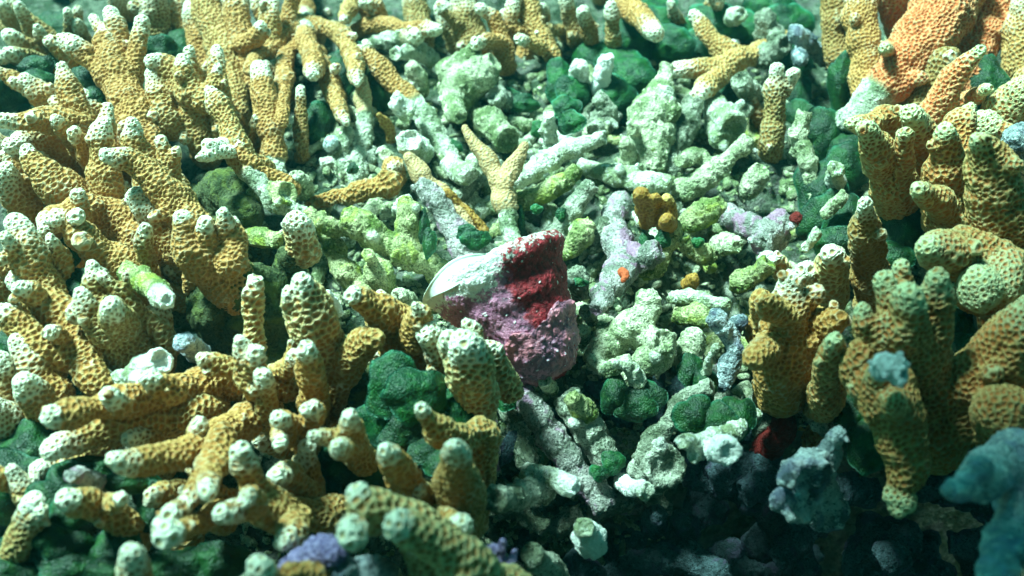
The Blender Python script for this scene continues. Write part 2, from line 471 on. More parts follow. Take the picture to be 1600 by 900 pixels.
def colony(label, mat, parts, fill=0, nubs=1, name='branching_coral', cat='coral', group='live branching corals round the clearing', spread=.05):
    b = base_of(parts[0]); off = Vector((b.x, b.y + .01, b.z - .03))
    t = empty(name, off); tag(t, label, cat, group)
    allp = []
    for sp in parts:
        mt = mat
        if sp[0] == '@': mt, sp = sp[1:].split('@')
        o, sam = grow(sp, mt, 'branch', t, off, nubs=nubs)
        allp += sam
        if mt in CELL and mt != 'smooth': split_tips(o.data, o, mt)
    live = [s for s in allp if s[3] < .3]
    for _ in range(fill if live else 0):
        s = RNG.choice(live); p = s[0]; d = (p - CAM).normalized()
        q = p + d * RNG.uniform(.035, .06) + Vector((RNG.uniform(-1, 1) * spread, RNG.uniform(-.4, .4) * spread, 0))
        out = (q - off); out.z = 0
        dr = Vector((out.x * 6 + RNG.uniform(-.7, .7), out.y * 4 + RNG.uniform(-.5, .5), RNG.uniform(.5, 1.1))).normalized()
        L = RNG.uniform(.025, .05); r = min(.011, max(.006, s[1] * RNG.uniform(.6, .9)))
        P = [q - dr * L, q, q + dr * L * .5]
        pr = []; tot = Vector(P[-1])
        dns = catmull([(P[0], r * 1.2, 0, 0), (P[1], r * 1.1, 0, 0), (P[2], r * .75, 1, 0)], .004)
        dns = [(a, b_, max(0, .75 - (a - tot).length / (r * 1.8)), 0) for (a, b_, c_, d_) in dns]
        mb = MB(); mb.tube([a[0] for a in dns], [a[1] for a in dns], 9)
        f = dns[len(dns) * 2 // 3][0]; dd = (dr + Vector((RNG.uniform(-1, 1), RNG.uniform(-1, 1), .2)) * .9).normalized()
        mb.tube([f, f + dd * L * .25, f + dd * L * .42], [r * .8, r * .7, r * .5], 8); dns.append((f + dd * L * .45, r * .5, .6, 0)); dns.append((f + dd * L * .2, r * .5, 0, 0))
        me2 = remesh(mb.mesh('branch', off), .0016, 1); paint(me2, dns, off); polyps(me2, CELL[mat], len(me2.vertices))
        me2.materials.clear(); me2.materials.append(M[mat])
        o = bpy.data.objects.new('branch', me2); C.objects.link(o); o.parent = t
    return t

def dead(label, spec, mat='dead', name='dead_coral_branch', cat='dead coral', group='dead coral pieces in the rubble', root=False, nubs=None, wob=2.4, voxel=.0014, tips=False):
    br = mat in ('dead', 'white', 'grey', 'mossy', 'violet') and voxel == .0014
    if nubs is None: nubs = (len(spec) % 2) if br else 0
    b = base_of(spec); off = Vector((b.x, b.y, b.z))
    o, _ = grow(spec, mat, name, None, off, voxel=voxel, root=root, nubs=nubs, wob=wob, tips=tips, broken=br)
    tag(o, label, cat, group); return o

def frond_mesh(c, rx, ry, nrm, seed, thick=.0016, off=Vector((0, 0, 0)), cup=.35):
    """a round, dished, wavy-edged lobe with real thickness"""
    rg = random.Random(seed); ph = [rg.uniform(0, 6.28) for _ in range(4)]
    z = nrm.normalized(); x = Vector((1, 0, 0)); x = (x - z * x.dot(z)).normalized(); y = z.cross(x)
    NR, NS = 12, 40; v = []; f = []; rim = []
    for s in (0, 1):
        for i in range(NR + 1):
            t = i / NR
            for k in range(NS):
                a = 2 * math.pi * k / NS
                w = 1 + .10 * math.sin(3 * a + ph[0]) + .05 * math.sin(5 * a + ph[1]) + .03 * math.sin(9 * a + ph[2])
                X = rx * t * w * math.cos(a); Y = ry * t * w * math.sin(a)
                Z = -cup * (rx + ry) * .5 * t * t + .10 * rx * t * t * math.sin(4 * a + ph[3]) + .05 * rx * math.sin(7 * t + ph[1])
                Z -= thick * s * (1 - .7 * t)
                v.append(c + x * X + y * Y + z * Z - off); rim.append(t)
    M1 = (NR + 1) * NS
    for s in (0, 1):
        for i in range(NR):
            for k in range(NS):
                k2 = (k + 1) % NS; q = (s * M1 + i * NS + k, s * M1 + (i + 1) * NS + k, s * M1 + (i + 1) * NS + k2, s * M1 + i * NS + k2)
                f.append(q if s == 0 else q[::-1])
    for k in range(NS):
        k2 = (k + 1) % NS; a, b = NR * NS + k, NR * NS + k2; f.append((a, M1 + a, M1 + b, b))
    me = bpy.data.meshes.new('frond'); me.from_pydata([tuple(p) for p in v], [], f); me.update()
    at_ = me.attributes.new('rim', 'FLOAT', 'POINT'); at_.data.foreach_set('value', rim)
    me.polygons.foreach_set('use_smooth', [True] * len(me.polygons))
    return me

def algae(label, lobes, mat='alga', name='green_alga'):
    """lobes: 'h: x,y,rx,ry ...' in photo pixels"""
    t = None; k = 0
    for grp in lobes.split('|'):
        h, pp = grp.split(':'); h = float(h) / 100
        for tok in pp.split():
            x, y, rx, ry = [float(q) for q in tok.split(',')]
            c = at(x, y, h)
            if t is None:
                off = c - Vector((0, 0, .02)); t = empty(name, off); tag(t, label, 'alga', 'green algae between the corals')
            tow = (CAM - c).normalized()
            n = (tow + Vector((RNG.uniform(-.45, .45), RNG.uniform(-.2, .5), RNG.uniform(-.1, .6)))).normalized()
            k += 1
            me = frond_mesh(c, wr(c, rx), wr(c, ry), n, int(x * 7 + y), off=off, cup=RNG.uniform(.35, .7))
            me.materials.append(M[mat])
            o = bpy.data.objects.new('frond', me); C.objects.link(o); o.parent = t
    return t
# ------------------------------------------------------------------ seabed
PIT = at(1390, 850, -.10); PIT2 = at(930, 860, -.05); PL = at(150, 780, -.02); PF = at(960, 720, -.02); PLM = at(120, 330, -.02); PBL = at(420, 700, -.02)
def gz(x, y):
    def g(c, sx, sy): return math.exp(-((x - c.x) / sx) ** 2 - ((y - c.y) / sy) ** 2)
    z = -.46 * g(PIT, .23, .14) - .13 * g(PIT2, .14, .07) - .05 * g(PL, .16, .10) - .05 * g(PBL, .12, .10)
    z -= .015 * (1 - math.exp(-(x * x + (y - .03) ** 2) / .05))
    z += .022 * pnoise(Vector((x * 9, y * 9, 1.3))) + .010 * pnoise(Vector((x * 26, y * 26, 5.3))) + .005 * pnoise(Vector((x * 60, y * 60, 9.3)))
    far = max(0, math.hypot(x, y) - 1.0); z += -.05 * far + .05 * far * pnoise(Vector((x * 1.5, y * 1.5, 2)))
    return z
def ground_at(px, py, lift=0.0):
    h = 0
    for _ in range(8):
        p = at(px, py, h); h = gz(p.x, p.y) + lift
    return at(px, py, h)

def axis_vals(lo, hi, c0, c1, fine, coarse):
    out = []; v = lo
    while v < hi:
        out.append(v); v += fine if c0 <= v < c1 else min(coarse, max(fine, .12 * min(abs(v - c0), abs(v - c1)) + fine))
    out.append(hi); return out
XS = axis_vals(-14, 14, -.62, .62, .0045, .8); YS = axis_vals(-6, 20, -.33, .62, .0045, .8)
gv = [(x, y, gz(x, y)) for y in YS for x in XS]; nx = len(XS)
gf = [(j * nx + i, j * nx + i + 1, (j + 1) * nx + i + 1, (j + 1) * nx + i) for j in range(len(YS) - 1) for i in range(nx - 1)]
me = bpy.data.meshes.new('seabed'); me.from_pydata(gv, [], gf); me.update()
me.polygons.foreach_set('use_smooth', [True] * len(me.polygons)); me.materials.append(M['sandy'])
o = bpy.data.objects.new('seabed', me); C.objects.link(o); tag(o, kind='structure')

# loose chips of coral, too many and too small to count
def chips(n, name, mat, rmin, rmax, area, seed):
    rg = random.Random(seed); v = []; f = []
    ico = [(0, 0, 1), (.89, 0, .45), (.28, .85, .45), (-.72, .53, .45), (-.72, -.53, .45), (.28, -.85, .45), (.72, .53, -.45), (-.28, .85, -.45), (-.89, 0, -.45), (-.28, -.85, -.45), (.72, -.53, -.45), (0, 0, -1)]
    fc = [(0, 1, 2), (0, 2, 3), (0, 3, 4), (0, 4, 5), (0, 5, 1), (1, 6, 2), (2, 7, 3), (3, 8, 4), (4, 9, 5), (5, 10, 1), (2, 6, 7), (3, 7, 8), (4, 8, 9), (5, 9, 10), (1, 10, 6), (11, 7, 6), (11, 8, 7), (11, 9, 8), (11, 10, 9), (11, 6, 10)]
    for _ in range(n):
        px = rg.uniform(area[0], area[2]); py = rg.uniform(area[1], area[3]); p = ground_at(px, py)
        if px > 1040 and py > 690 - (px - 1040) * .1: continue
        r = rg.uniform(rmin, rmax) * rg.choice((.7, .8, 1, 1.4)); m = Matrix.Rotation(rg.uniform(0, 6), 3, 'Z') @ Matrix.Rotation(rg.uniform(-.6, .6), 3, 'X')
        sc = Vector((rg.uniform(1.0, 2.6), rg.uniform(.7, 1.1), rg.uniform(.5, .9))) * r; b = len(v)
        for q in ico:
            w = Vector(q) * rg.uniform(.8, 1.2); v.append(tuple(p + Vector((0, 0, r * .25)) + m @ Vector((w.x * sc.x, w.y * sc.y, w.z * sc.z))))
        f += [tuple(b + k for k in t) for t in fc]
    me = bpy.data.meshes.new(name); me.from_pydata(v, [], f); me.materials.append(M[mat]); me.polygons.foreach_set('use_smooth', [True] * len(me.polygons))
    o = bpy.data.objects.new(name, me); C.objects.link(o)
    tag(o, 'fine pale chips of broken coral scattered over the seabed', 'coral gravel', kind='stuff')
chips(5200, 'coral_gravel', 'dead', .0012, .0042, (380, 60, 1450, 900), 3)

# unseen ledge and wall, added overhead to shade the lower right of the view
def added_shade_ledge():
    sv_ = Vector((math.sin(SUN_AZ) * math.cos(SUN_EL), math.cos(SUN_AZ) * math.cos(SUN_EL), math.sin(SUN_EL)))
    edge = []
    for (px, py) in ((480, 1080), (800, 930), (1080, 790), (1330, 730), (1530, 720), (1750, 690), (1980, 560)):
        p = at(px, py, .04); k = (1.5 - p.z) / sv_.z; edge.append(p + sv_ * k + Vector((.025, -.025, 0)))
    edge[0].x -= .15; edge[0].y -= .1
    far = [Vector((1.9, .9, 1.6)), Vector((1.9, -.5, 1.6)), Vector((1.9, -1.7, 1.6)), Vector((.6, -1.8, 1.6)), Vector((-.6, -1.8, 1.6)), Vector((-1.1, -1.3, 1.6))]
    mb = MB()
    poly = edge + far; c = Vector((.6, -.8, 1.62))
    for p in edge:
        mb.tube([p + Vector((0, 0, .06)), p.lerp(c, .25) + Vector((0, 0, .07)), p.lerp(c, .6) + Vector((0, 0, .06)), c], [.09, .13, .2, .25], 12)
        q = p.lerp(edge[min(edge.index(p) + 1, len(edge) - 1)], .5)
        mb.tube([q + Vector((0, 0, .06)), q.lerp(c, .5) + Vector((0, 0, .07)), c], [.09, .16, .25], 12)
    for p in far[1:]:
        mb.tube([c, c.lerp(p, .5), p, Vector((p.x, p.y, .7)), Vector((p.x * 1.05, p.y * 1.05, -.4))], [.25, .3, .35, .4, .45], 12)
    me = remesh(mb.mesh('added_shade_ledge'), .03, 3)
    for v in me.vertices: v.co += noise_vector(v.co * 5) * .02
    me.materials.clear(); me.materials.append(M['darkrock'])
    o = bpy.data.objects.new('added_shade_ledge', me); C.objects.link(o); tag(o, kind='structure')
added_shade_ledge()
# ------------------------------------------------------------------ the top shell in the middle
def build_shell():
    A = at(776, 421, .062); B = at(862, 585, .022)
    ax = (B - A); L = ax.length; ax.normalize()
    tow = (CAM - A).normalized(); nx_ = ax.cross(tow).normalized(); ny_ = nx_.cross(ax).normalized()   # nx_ across, ny_ towards the camera
    e = at(874, 376, .062) - A
    if nx_.dot(e) < 0: nx_ = -nx_
    Rb = e.length
    off = Vector((A.x, A.y, gz(A.x, A.y)))
    t = empty('top_shell', off); tag(t, 'cone-shaped sea shell crusted purple and dark red, with a white pearly mouth', 'sea shell')
    prof = [(-.045, .80), (-.05, .93), (-.03, 1.0), (.02, 1.01), (.08, .96), (.16, .88), (.25, .82), (.35, .78), (.46, .71), (.55, .66), (.63, .62), (.7, .57), (.78, .53), (.86, .48), (.93, .42), (.98, .34), (1.02, .24), (1.045, .14)]
    def surf(tt, a, sc=1.0):
        for (t0, r0), (t1, r1) in zip(prof, prof[1:]):
            if tt <= t1: break
        k = min(1, max(0, (tt - t0) / (t1 - t0))); r = r0 + (r1 - r0) * k
        q = Vector((math.cos(a) * .9, math.sin(a) * .9, tt * 1.6))
        r *= 1 + .045 * pnoise(q * 1.7) + .03 * pnoise(q * 4.3) + .018 * math.sin(tt * 26 - a * 1.0) + .022 * max(0, math.sin(a * 17 + tt * 5)) * max(0, math.sin(tt * 30 - a))
        c = A + ax * (tt * L)
        return c + (nx_ * math.cos(a) + ny_ * math.sin(a)) * r * sc * Rb
    NA, NTT = 150, 110; v = []; f = []; axs = []; sd = []
    for i in range(NTT):
        tt = -.045 + i / (NTT - 1) * (1.045 + .045)
        for k in range(NA):
            a = 2 * math.pi * k / NA
            v.append(surf(tt, a)); axs.append(max(0, tt)); sd.append(.5 + .5 * math.cos(a))
    for i in range(NTT - 1):
        for k in range(NA):
            k2 = (k + 1) % NA; f.append((i * NA + k, (i + 1) * NA + k, (i + 1) * NA + k2, i * NA + k2))
    # sunken base disc closes the cone
    b0 = len(v)
    v.append(A + ax * .10 * L); axs.append(0); sd.append(0)
    for k in range(NA): f.append((b0, k, (k + 1) % NA))
    v.append(surf(1.05, 0, 0.0)); axs.append(1); sd.append(.5)
    for k in range(NA): f.append((b0 + 1, (NTT - 1) * NA + (k + 1) % NA, (NTT - 1) * NA + k))
    me = bpy.data.meshes.new('shell_body'); me.from_pydata([tuple(p - off) for p in v], [], f)
    bm = bmesh.new(); bm.from_mesh(me); bmesh.ops.recalc_face_normals(bm, faces=bm.faces); bm.to_mesh(me); bm.free()
    for nm, ar in (('axis', axs), ('side', sd)):
        q = me.attributes.new(nm, 'FLOAT', 'POINT'); q.data.foreach_set('value', ar)
    me.polygons.foreach_set('use_smooth', [True] * len(me.polygons)); me.materials.append(M['shell'])
    o = bpy.data.objects.new('shell_body', me); C.objects.link(o); o.parent = t
    # lilac crust over the lower half of the cone
    v = []; f = []; idx = {}
    NT_, a0, a1 = 70, -.62, math.pi + .5
    NK = 130
    for s in (0, 1):
        for i in range(NT_):
            for k in range(NK):
                a = a0 + (a1 - a0) * k / (NK - 1)
                edge = .57 + .10 * (1 - math.cos(a)) * .5 - .035 * math.cos(a) + .035 * math.sin(a * 5 + 1) + .012 * math.sin(a * 13) + .006 * math.sin(a * 29)
                tt = edge + (1.03 - edge) * i / (NT_ - 1)
                th = (1.075 - .0 * i) if s == 0 else .98
                if s == 0: th *= 1 + .03 * pnoise(Vector((a * 3, tt * 9, 2))) - (.055 if i == 0 else 0)
                v.append(surf(tt, a, th))
    Q = NT_ * NK
    for i in range(NT_ - 1):
        for k in range(NK - 1):
            q = (i * NK + k, i * NK + k + 1, (i + 1) * NK + k + 1, (i + 1) * NK + k)
            f.append(q); f.append(tuple(Q + z for z in q[::-1]))
    for k in range(NK - 1):
        f.append((k, Q + k, Q + k + 1, k + 1)); m = (NT_ - 1) * NK; f.append((m + k, m + k + 1, Q + m + k + 1, Q + m + k))
    for i in range(NT_ - 1):
        f.append((i * NK, (i + 1) * NK, Q + (i + 1) * NK, Q + i * NK)); m = NK - 1; f.append((i * NK + m, Q + i * NK + m, Q + (i + 1) * NK + m, (i + 1) * NK + m))
    me = bpy.data.meshes.new('crust'); me.from_pydata([tuple(p - off) for p in v], [], f)
    bm = bmesh.new(); bm.from_mesh(me); bmesh.ops.recalc_face_normals(bm, faces=bm.faces); bm.to_mesh(me); bm.free()
    me.polygons.foreach_set('use_smooth', [True] * len(me.polygons)); me.materials.append(M['crust'])
    o = bpy.data.objects.new('crust', me); C.objects.link(o); o.parent = t
    # pearly mouth: a dished leaf-shaped lip standing above the left half of the rim
    v = []; f = []; NU, NV = 60, 20
    for s in (0, 1):
        for i in range(NU):
            u = i / (NU - 1); a = math.acos(max(-1, -1 + u * .97))
            sn = math.sin(math.pi * min(1, .01 + u * .94)) ** 1.0
            t0 = -.02 - .115 * sn; t1 = -.02 + .085 * sn
            for j in range(NV):
                q = j / (NV - 1); tt = t0 + (t1 - t0) * q
                sc = 1.03 - .055 * q - .09 * sn * (1 - q) ** 2 - .03 * math.sin(math.pi * q) * sn + .012 * (q < .06) + .05 * (1 - u) ** 2 - .02 * s
                v.append(A + ax * (tt * L) + (nx_ * math.cos(a) + ny_ * math.sin(a)) * Rb * sc)
    Q = NU * NV
    for i in range(NU - 1):
        for j in range(NV - 1):
            q = (i * NV + j, (i + 1) * NV + j, (i + 1) * NV + j + 1, i * NV + j + 1); f.append(q); f.append(tuple(Q + z for z in q[::-1]))
    for i in range(NU - 1):
        for j in (0, NV - 1): f.append((i * NV + j, (i + 1) * NV + j, Q + (i + 1) * NV + j, Q + i * NV + j))
    me = bpy.data.meshes.new('mouth'); me.from_pydata([tuple(p - off) for p in v], [], f)
    bm = bmesh.new(); bm.from_mesh(me); bmesh.ops.remove_doubles(bm, verts=bm.verts, dist=.00001); bmesh.ops.recalc_face_normals(bm, faces=bm.faces); bm.to_mesh(me); bm.free()
    me.polygons.foreach_set('use_smooth', [True] * len(me.polygons)); me.materials.append(M['pearl'])
    o = bpy.data.objects.new('mouth', me); C.objects.link(o); o.parent = t
build_shell()
# ------------------------------------------------------------------ live corals, left side (heights in cm, pixels of the photo, base to tip)
colony('hand-shaped tan coral with five white-tipped fingers', 'tan', [
 '3>9: 255,300,34 225,220,36 200,150,34 180,105,28 165,70,18 162,47,12 | 7>9: 185,110,22 165,60,14 145,32,12 | 7>10: 195,115,20 185,60,13 173,20,11 | 7>10: 205,120,20 216,70,14 222,35,12 | 7>9.5: 180,130,22 140,90,18 95,62,13 | 8>9.5: 150,90,14 115,68,14',
 '2>6: 180,230,26 150,180,22 128,150,18'], fill=5)
colony('tan coral with a blunt white-tipped finger and a long left-pointing arm', 'tan', [
 '5>10: 160,240,28 135,200,26 118,160,22 97,105,14 | 8>10.5: 125,195,22 80,188,20 40,190,15 5,190,12',
 '4>8: 100,190,22 70,155,20 40,123,13 | 6>8: 60,148,16 20,126,11'], fill=4)
colony('thin-fingered coral with small bluish-white tips in the far top left corner', 'olive', [
 '0>6: 100,130,16 70,90,14 40,70,11 12,55,9', '2>7: 85,115,15 50,90,12 10,82,9', '1>6: 60,75,12 45,40,10 30,12,9', '1>6: 85,95,12 68,65,10 58,42,9', '1>6: 115,80,12 108,50,10 105,18,9', '1>5: 135,70,12 128,50,11 122,35,8', '1>5: 20,110,14 0,90,10', '0>4: 20,40,12 0,10,10', '1>6: 250,70,26 245,30,26 240,-20,24', '0>4: 200,20,20 180,-10,16'], fill=6)
colony('stout coral stub with two stacked white tips beside the hand-shaped coral', 'tan', [
 '6>11: 170,310,28 160,260,25 160,220,22 162,192,18 | 9.5>10.5: 165,200,14 168,168,14'], fill=2)
colony('short tan coral stub with a flat white tip above the long ridge', 'tan', ['6>11: 245,300,32 228,255,28 210,225,22 205,198,18'], fill=2)
colony('thick tan coral finger pointing up and left from the middle of the left thicket', 'tan', ['6>12: 310,370,34 280,320,32 235,275,25 195,250,19 165,240,14'], fill=2)
colony('wide block of tan coral with four blunt white tips near the top', 'tan', [
 '3>9: 322,225,30 308,185,38 290,140,34 262,108,24 240,97,15 | 7>9.5: 300,150,26 290,120,20 284,94,11 | 7>9: 305,120,14 300,95,9 298,78,8 | 7>9: 320,160,22 335,130,14 340,105,9 | 5>8: 270,200,24 245,150,20 238,120,16',
 '5>8.5: 350,200,20 342,130,16 338,78,12'], fill=4)
colony('long tan coral arm bleached white halfway and dead towards its buried end', 'tan', [
 '4>9.5: 470,335,18d 430,312,19d 402,280,19d 375,245,22p 360,205,20 345,170,18 328,142,12 | 8>9.5: 360,240,14p 335,238,12p 312,246,9p | 8>9.6: 350,228,10p 322,226,9p'], fill=2, nubs=0)
colony('broad tan coral trunk coming down from the top edge at the left', 'tan', [
 '2>6: 372,180,20 362,130,24 345,70,26 325,20,26 300,-30,20', '2>7: 400,140,22 385,90,22 372,40,20 360,-20,18 | 5>7: 380,70,16 400,55,13 408,40,10', '1>5: 330,110,24 312,60,24 300,10,20', '2>6: 410,120,16 420,60,15 425,0,14', '1>5: 300,60,20 275,20,20 262,-20,18', '2>6: 440,60,14 455,10,14 470,-30,12'], fill=8)
colony('wide tan coral mass with a single bluish-white tip near the left edge', 'tan', [
 '4>10: 170,350,38 120,310,36 80,280,30 55,255,22 42,235,15', '4>9: 230,390,34 190,350,32 140,330,30 90,345,22 70,360,14', '3>9: 60,350,34 30,300,30 5,270,22', '2>8: 120,260,30 70,220,26 20,225,20', '3>8: 290,400,30 250,350,30 215,310,28', '3>8: 20,250,26 -20,220,24'], fill=8)
colony('tan coral finger with a lumpy twin white tip under the wide mass', 'tan', ['6>11: 215,430,28 170,400,26 130,370,25 100,342,20 85,345,14 | 9>11: 105,350,15 118,338,13', '7>11: 105,440,14 95,410,13 78,372,10'], fill=2)
colony('upright tan coral finger with one small round white tip', 'olive', ['5>11: 232,450,20 228,410,17 226,385,15 228,354,11'], fill=2, nubs=0)
colony('heavy tan coral with two white knobs stacked at the left edge', 'tan', ['6>12: 100,510,34 70,455,34 45,400,30 25,350,20 | 10>12.5: 40,400,24 18,385,16 5,370,14 | 8>11: 75,480,24 50,462,20 32,450,14', '5>9: 30,480,28 0,440,26 -30,420,20'], fill=4)
colony('cup-shaped cluster of tan coral with three white tips left of the dark turf rock', 'tan', [
 '5>12: 375,460,44 345,420,46 310,385,38 290,350,20 283,337,15 | 9>12: 330,400,26 325,370,18 322,347,13 | 9>12.5: 350,390,28 352,355,18 347,329,12 | 9>11: 360,410,28 368,370,22 366,345,14'], fill=1, nubs=0)
colony('rounded brown coral with three white-tipped stubs over a dark hollow', 'olive', [
 '4>11: 215,560,44 185,520,52 160,480,38 150,440,21 144,417,15 | 8>11: 165,520,28 138,485,18 124,458,14 | 8>12: 190,510,30 175,490,24 172,478,18'], fill=2)
colony('orange-brown coral ridge running down the left side', 'gold', [
 '6>9: 155,610,26 130,560,28 95,500,30 60,465,28 30,440,22 | 7>10: 110,560,26 60,540,28 20,500,24 0,490,20', '5>9: 100,640,28 60,580,26 30,530,24', '7>10: 110,540,20 95,525,16 75,520,10'], fill=4)
colony('olive coral with a fat white tip low at the left edge', 'olive', ['4>10: 110,670,36 80,650,34 55,620,27 38,598,20', '3>8: 60,700,36 20,670,32 -20,640,26', '5>9: 20,640,22 10,600,20 0,560,18'], fill=6)
colony('long horizontal tan coral arm with a bright white end pointing left', 'gold', [
 '3>13: 410,615,30 375,595,32 320,605,30 270,612,28 210,625,26 150,638,25 100,648,22 82,652,19 | 10>12: 270,615,22 245,600,18 232,592,14 | 11>12.5: 185,632,17 170,618,14',
 '5>10: 330,640,28 260,650,30 190,665,30 130,680,26 80,700,22', '3>8: 160,700,28 110,720,26 60,735,20', '8>12: 400,600,26 385,560,22 375,533,14 | 10>12: 392,580,16 400,550,12'], fill=3)
colony('dark coral finger lying in shadow below the long arm', 'olive', ['4>8: 310,660,18 270,672,20 230,680,19 205,685,15'], fill=0)
colony('forked golden coral arm with a white end and two small knobs below', 'gold', [
 '5>13: 400,630,24 370,665,28 320,690,26 270,710,24 215,720,21 180,718,17 | 9>12: 345,690,24 330,730,22 305,765,20 285,790,15 | 11>13: 330,740,18 322,770,15 | 11>13: 300,780,14 262,806,14 | 11>13: 290,790,12 248,825,9'], fill=2)
colony('golden coral branch running right from a cream tip to a smooth yellow stump', 'gold', [
 '4>13: 540,800,26x 490,805,30 440,800,30 400,770,26 385,735,21 374,706,14 | 9>13: 440,800,26 395,795,19 350,803,15 | 8>11: 470,810,24 440,850,16', '5>10: 480,780,26 455,740,14 430,745,10', '12>14: 400,790,18 390,775,14 382,785,15'], fill=1)
colony('short cream-tipped coral row pointing left below the forked arm', 'gold', ['8>14: 340,800,20 310,815,18 285,825,17 262,835,16'], fill=1)
colony('tan coral with a purple-grey patch behind its white knob at the bottom left', 'gold', ['6>12: 200,830,28 180,810,26 150,795,24 125,785,22 106,780,18 | 9>12: 160,790,16 182,785,12 190,778,9', '@violet@7>11: 165,760,12dx 130,745,18dx 112,745,14dx'], fill=2)
colony('round pale honeycombed knob on the bottom edge left of the golden corals', 'gold', ['8>14: 225,960,26 215,905,27 210,865,22'], fill=0, nubs=0)
colony('blurred cream coral knob on the bottom edge left of the purple stub', 'gold', ['10>15: 430,960,30 420,910,24 405,885,18', '10>14: 500,950,34x 480,915,30x 455,895,24x'], fill=0, nubs=0)
colony('pale tan coral patches half covered by green algae at the left edge', 'olive', ['6>9: 60,800,20 35,760,20 18,735,18', '7>10: 20,860,24 40,820,24 55,785,18 | 8>10: 55,820,16 65,800,13', '5>8: 75,760,16 55,745,14'], fill=2)

# ------------------------------------------------------------------ front middle
colony('stout cream-topped coral with double white knob in front of the dark turf', 'knob', [
 '4>13: 520,600,34 510,550,40 492,500,42 478,460,30 472,440,18 | 10>12.5: 480,490,28 455,465,16 450,455,12'], fill=1, nubs=0)
colony('slim coral finger with a white button tip beside the double white knob', 'gold', ['6>13: 490,640,26 487,595,24 483,560,19 481,545,13'], fill=0, nubs=0)
colony('small pale coral finger with a ringed tip left of the slim finger', 'gold', ['6>11: 418,650,20 416,615,17 412,585,14'], fill=1, nubs=0)
colony('yellow-brown coral arm curving behind the slim finger', 'gold', ['4>10: 520,620,26 535,580,28 560,545,26 585,530,20x'], fill=1)
colony('long tan coral arm with a cream tip above the big green alga', 'gold', [
 '4>12: 680,560,30x 655,540,38 630,510,34 595,488,26 565,470,20 551,464,15 | 8>12: 650,530,30 655,495,22 650,478,13', '5>10: 700,600,20x 690,560,26 670,520,24'], fill=2)
colony('large round honeycombed coral knob touching the purple shell', 'knob', [
 '4>12: 742,650,32 740,605,38 735,565,40 728,540,34 | 9>11: 735,550,22 738,520,16 730,505,11 | 9>12: 715,560,24 700,528,16'], fill=1, nubs=0)
colony('small lobed coral with two white clustered tips left of the dark hole', 'gold', [
 '5>11: 480,700,22 465,680,22 445,662,18 433,655,14 | 8>11: 455,690,17 436,680,13 438,695,10 | 8>11: 475,665,16 492,645,17 480,640,14', '4>8: 485,770,20 480,730,22 478,700,20'], fill=1, nubs=0)
colony('small golden coral with three cream stubs resting against the green lobes', 'gold', ['6>13: 565,720,26 550,695,28 548,670,18 545,652,14 | 10>13: 545,695,20 515,685,15 487,682,13 | 10>13.5: 545,705,18 527,697,13'], fill=0, nubs=0)
colony('cream-tipped coral arm bending right into an orange elbow', 'gold', ['5>13: 750,730,26x 750,680,30x 725,690,26 690,675,23 672,655,17 661,640,14'], fill=0, nubs=0)
colony('cone-shaped upright coral finger with a narrow cream tip', 'gold', ['6>14: 655,800,36 640,765,30 620,730,22 600,702,11'], fill=0, nubs=0)
colony('squat brown coral with a single white knob on top in the bottom middle', 'olive', ['6>15: 720,795,44 718,765,42 714,730,24 711,700,18'], fill=1, nubs=1)
colony('big foreground coral arm with two rounded bluish-cream ends', 'knob', [
 '9>17: 830,950,36 780,915,38 735,885,38 690,855,36 645,830,30 622,820,25 | 12>16: 700,850,30 640,800,24 600,790,26 565,795,24 560,775,18 | 12>16: 590,800,26 560,820,26 550,835,22'], fill=1, nubs=0)
colony('small yellow coral knob sticking out right over the black hollow', 'gold', ['6>12: 670,800,18 700,812,16 722,820,16'], fill=0, nubs=0)

# ------------------------------------------------------------------ top middle
colony('arching coral like a claw with drooping white-tipped fingers at the top', 'tan', [
 '0>5: 470,-40,14 475,5,15 478,40,14d 478,65,17 490,95,16 488,118,10', '2>5: 470,40,14 500,40,13 535,58,15 555,95,14 558,130,10 | 3.5>5: 540,62,10 555,55,7',
 '2>5: 490,50,12 450,85,13 445,130,14 440,190,12x', '2>5: 470,30,12 440,65,12 405,85,12 390,110,12x', '1>4: 495,80,14 515,130,14 528,165,12 541,192,8 | 2.5>4: 515,115,8 526,105,6', '1.5>4: 470,20,12 435,40,12 405,55,12 380,75,12x'], fill=3, nubs=1)
colony('thick tan coral trunk fading to white and dead grey at its foot', 'tan', ['1>6: 432,300,16dx 430,265,20d 428,235,22p 420,190,22 410,140,22 405,110,18'], nubs=1)
colony('knobby little coral spike between the claw and the thick trunk', 'olive', ['1>5: 472,240,12 470,200,13 472,170,12 470,140,8'], fill=2, nubs=1)
colony('brown coral arm turning white then grey down towards the rubble', 'tan', ['-.5>4: 705,250,16dx 690,225,20d 660,180,20d 632,145,18p 612,125,16 585,95,13 562,75,9 | 2>4: 600,110,10 572,68,8'], nubs=1)
colony('pale dead coral column with a brown cap and a small round green spot', 'smooth', ['-1>3.5: 555,285,26dx 560,235,22dx 568,195,16dx 568,160,15x 568,125,13x', '-1>2: 540,280,18dx 535,240,17dx 545,205,13dx'], nubs=0)
colony('flat knobby coral arm with a white-tipped right end near the top', 'tan', ['1>4: 560,45,13 600,40,15 640,44,13 685,46,11 | 1>4: 600,40,13 590,15,12 565,5,10', '1>4: 560,-10,14 540,25,13 538,32,9', '0>3: 580,65,14d 620,60,16d 650,55,14'], fill=2)
colony('broad brown coral behind the rubble at the top centre', 'olive', ['0>3: 660,60,22 650,10,24 640,-30,24', '0>4: 740,70,26 730,30,28 720,-20,26 | 2>4: 720,40,14 700,25,11 690,12,8', '0>3: 710,60,16 690,10,16'], fill=3)
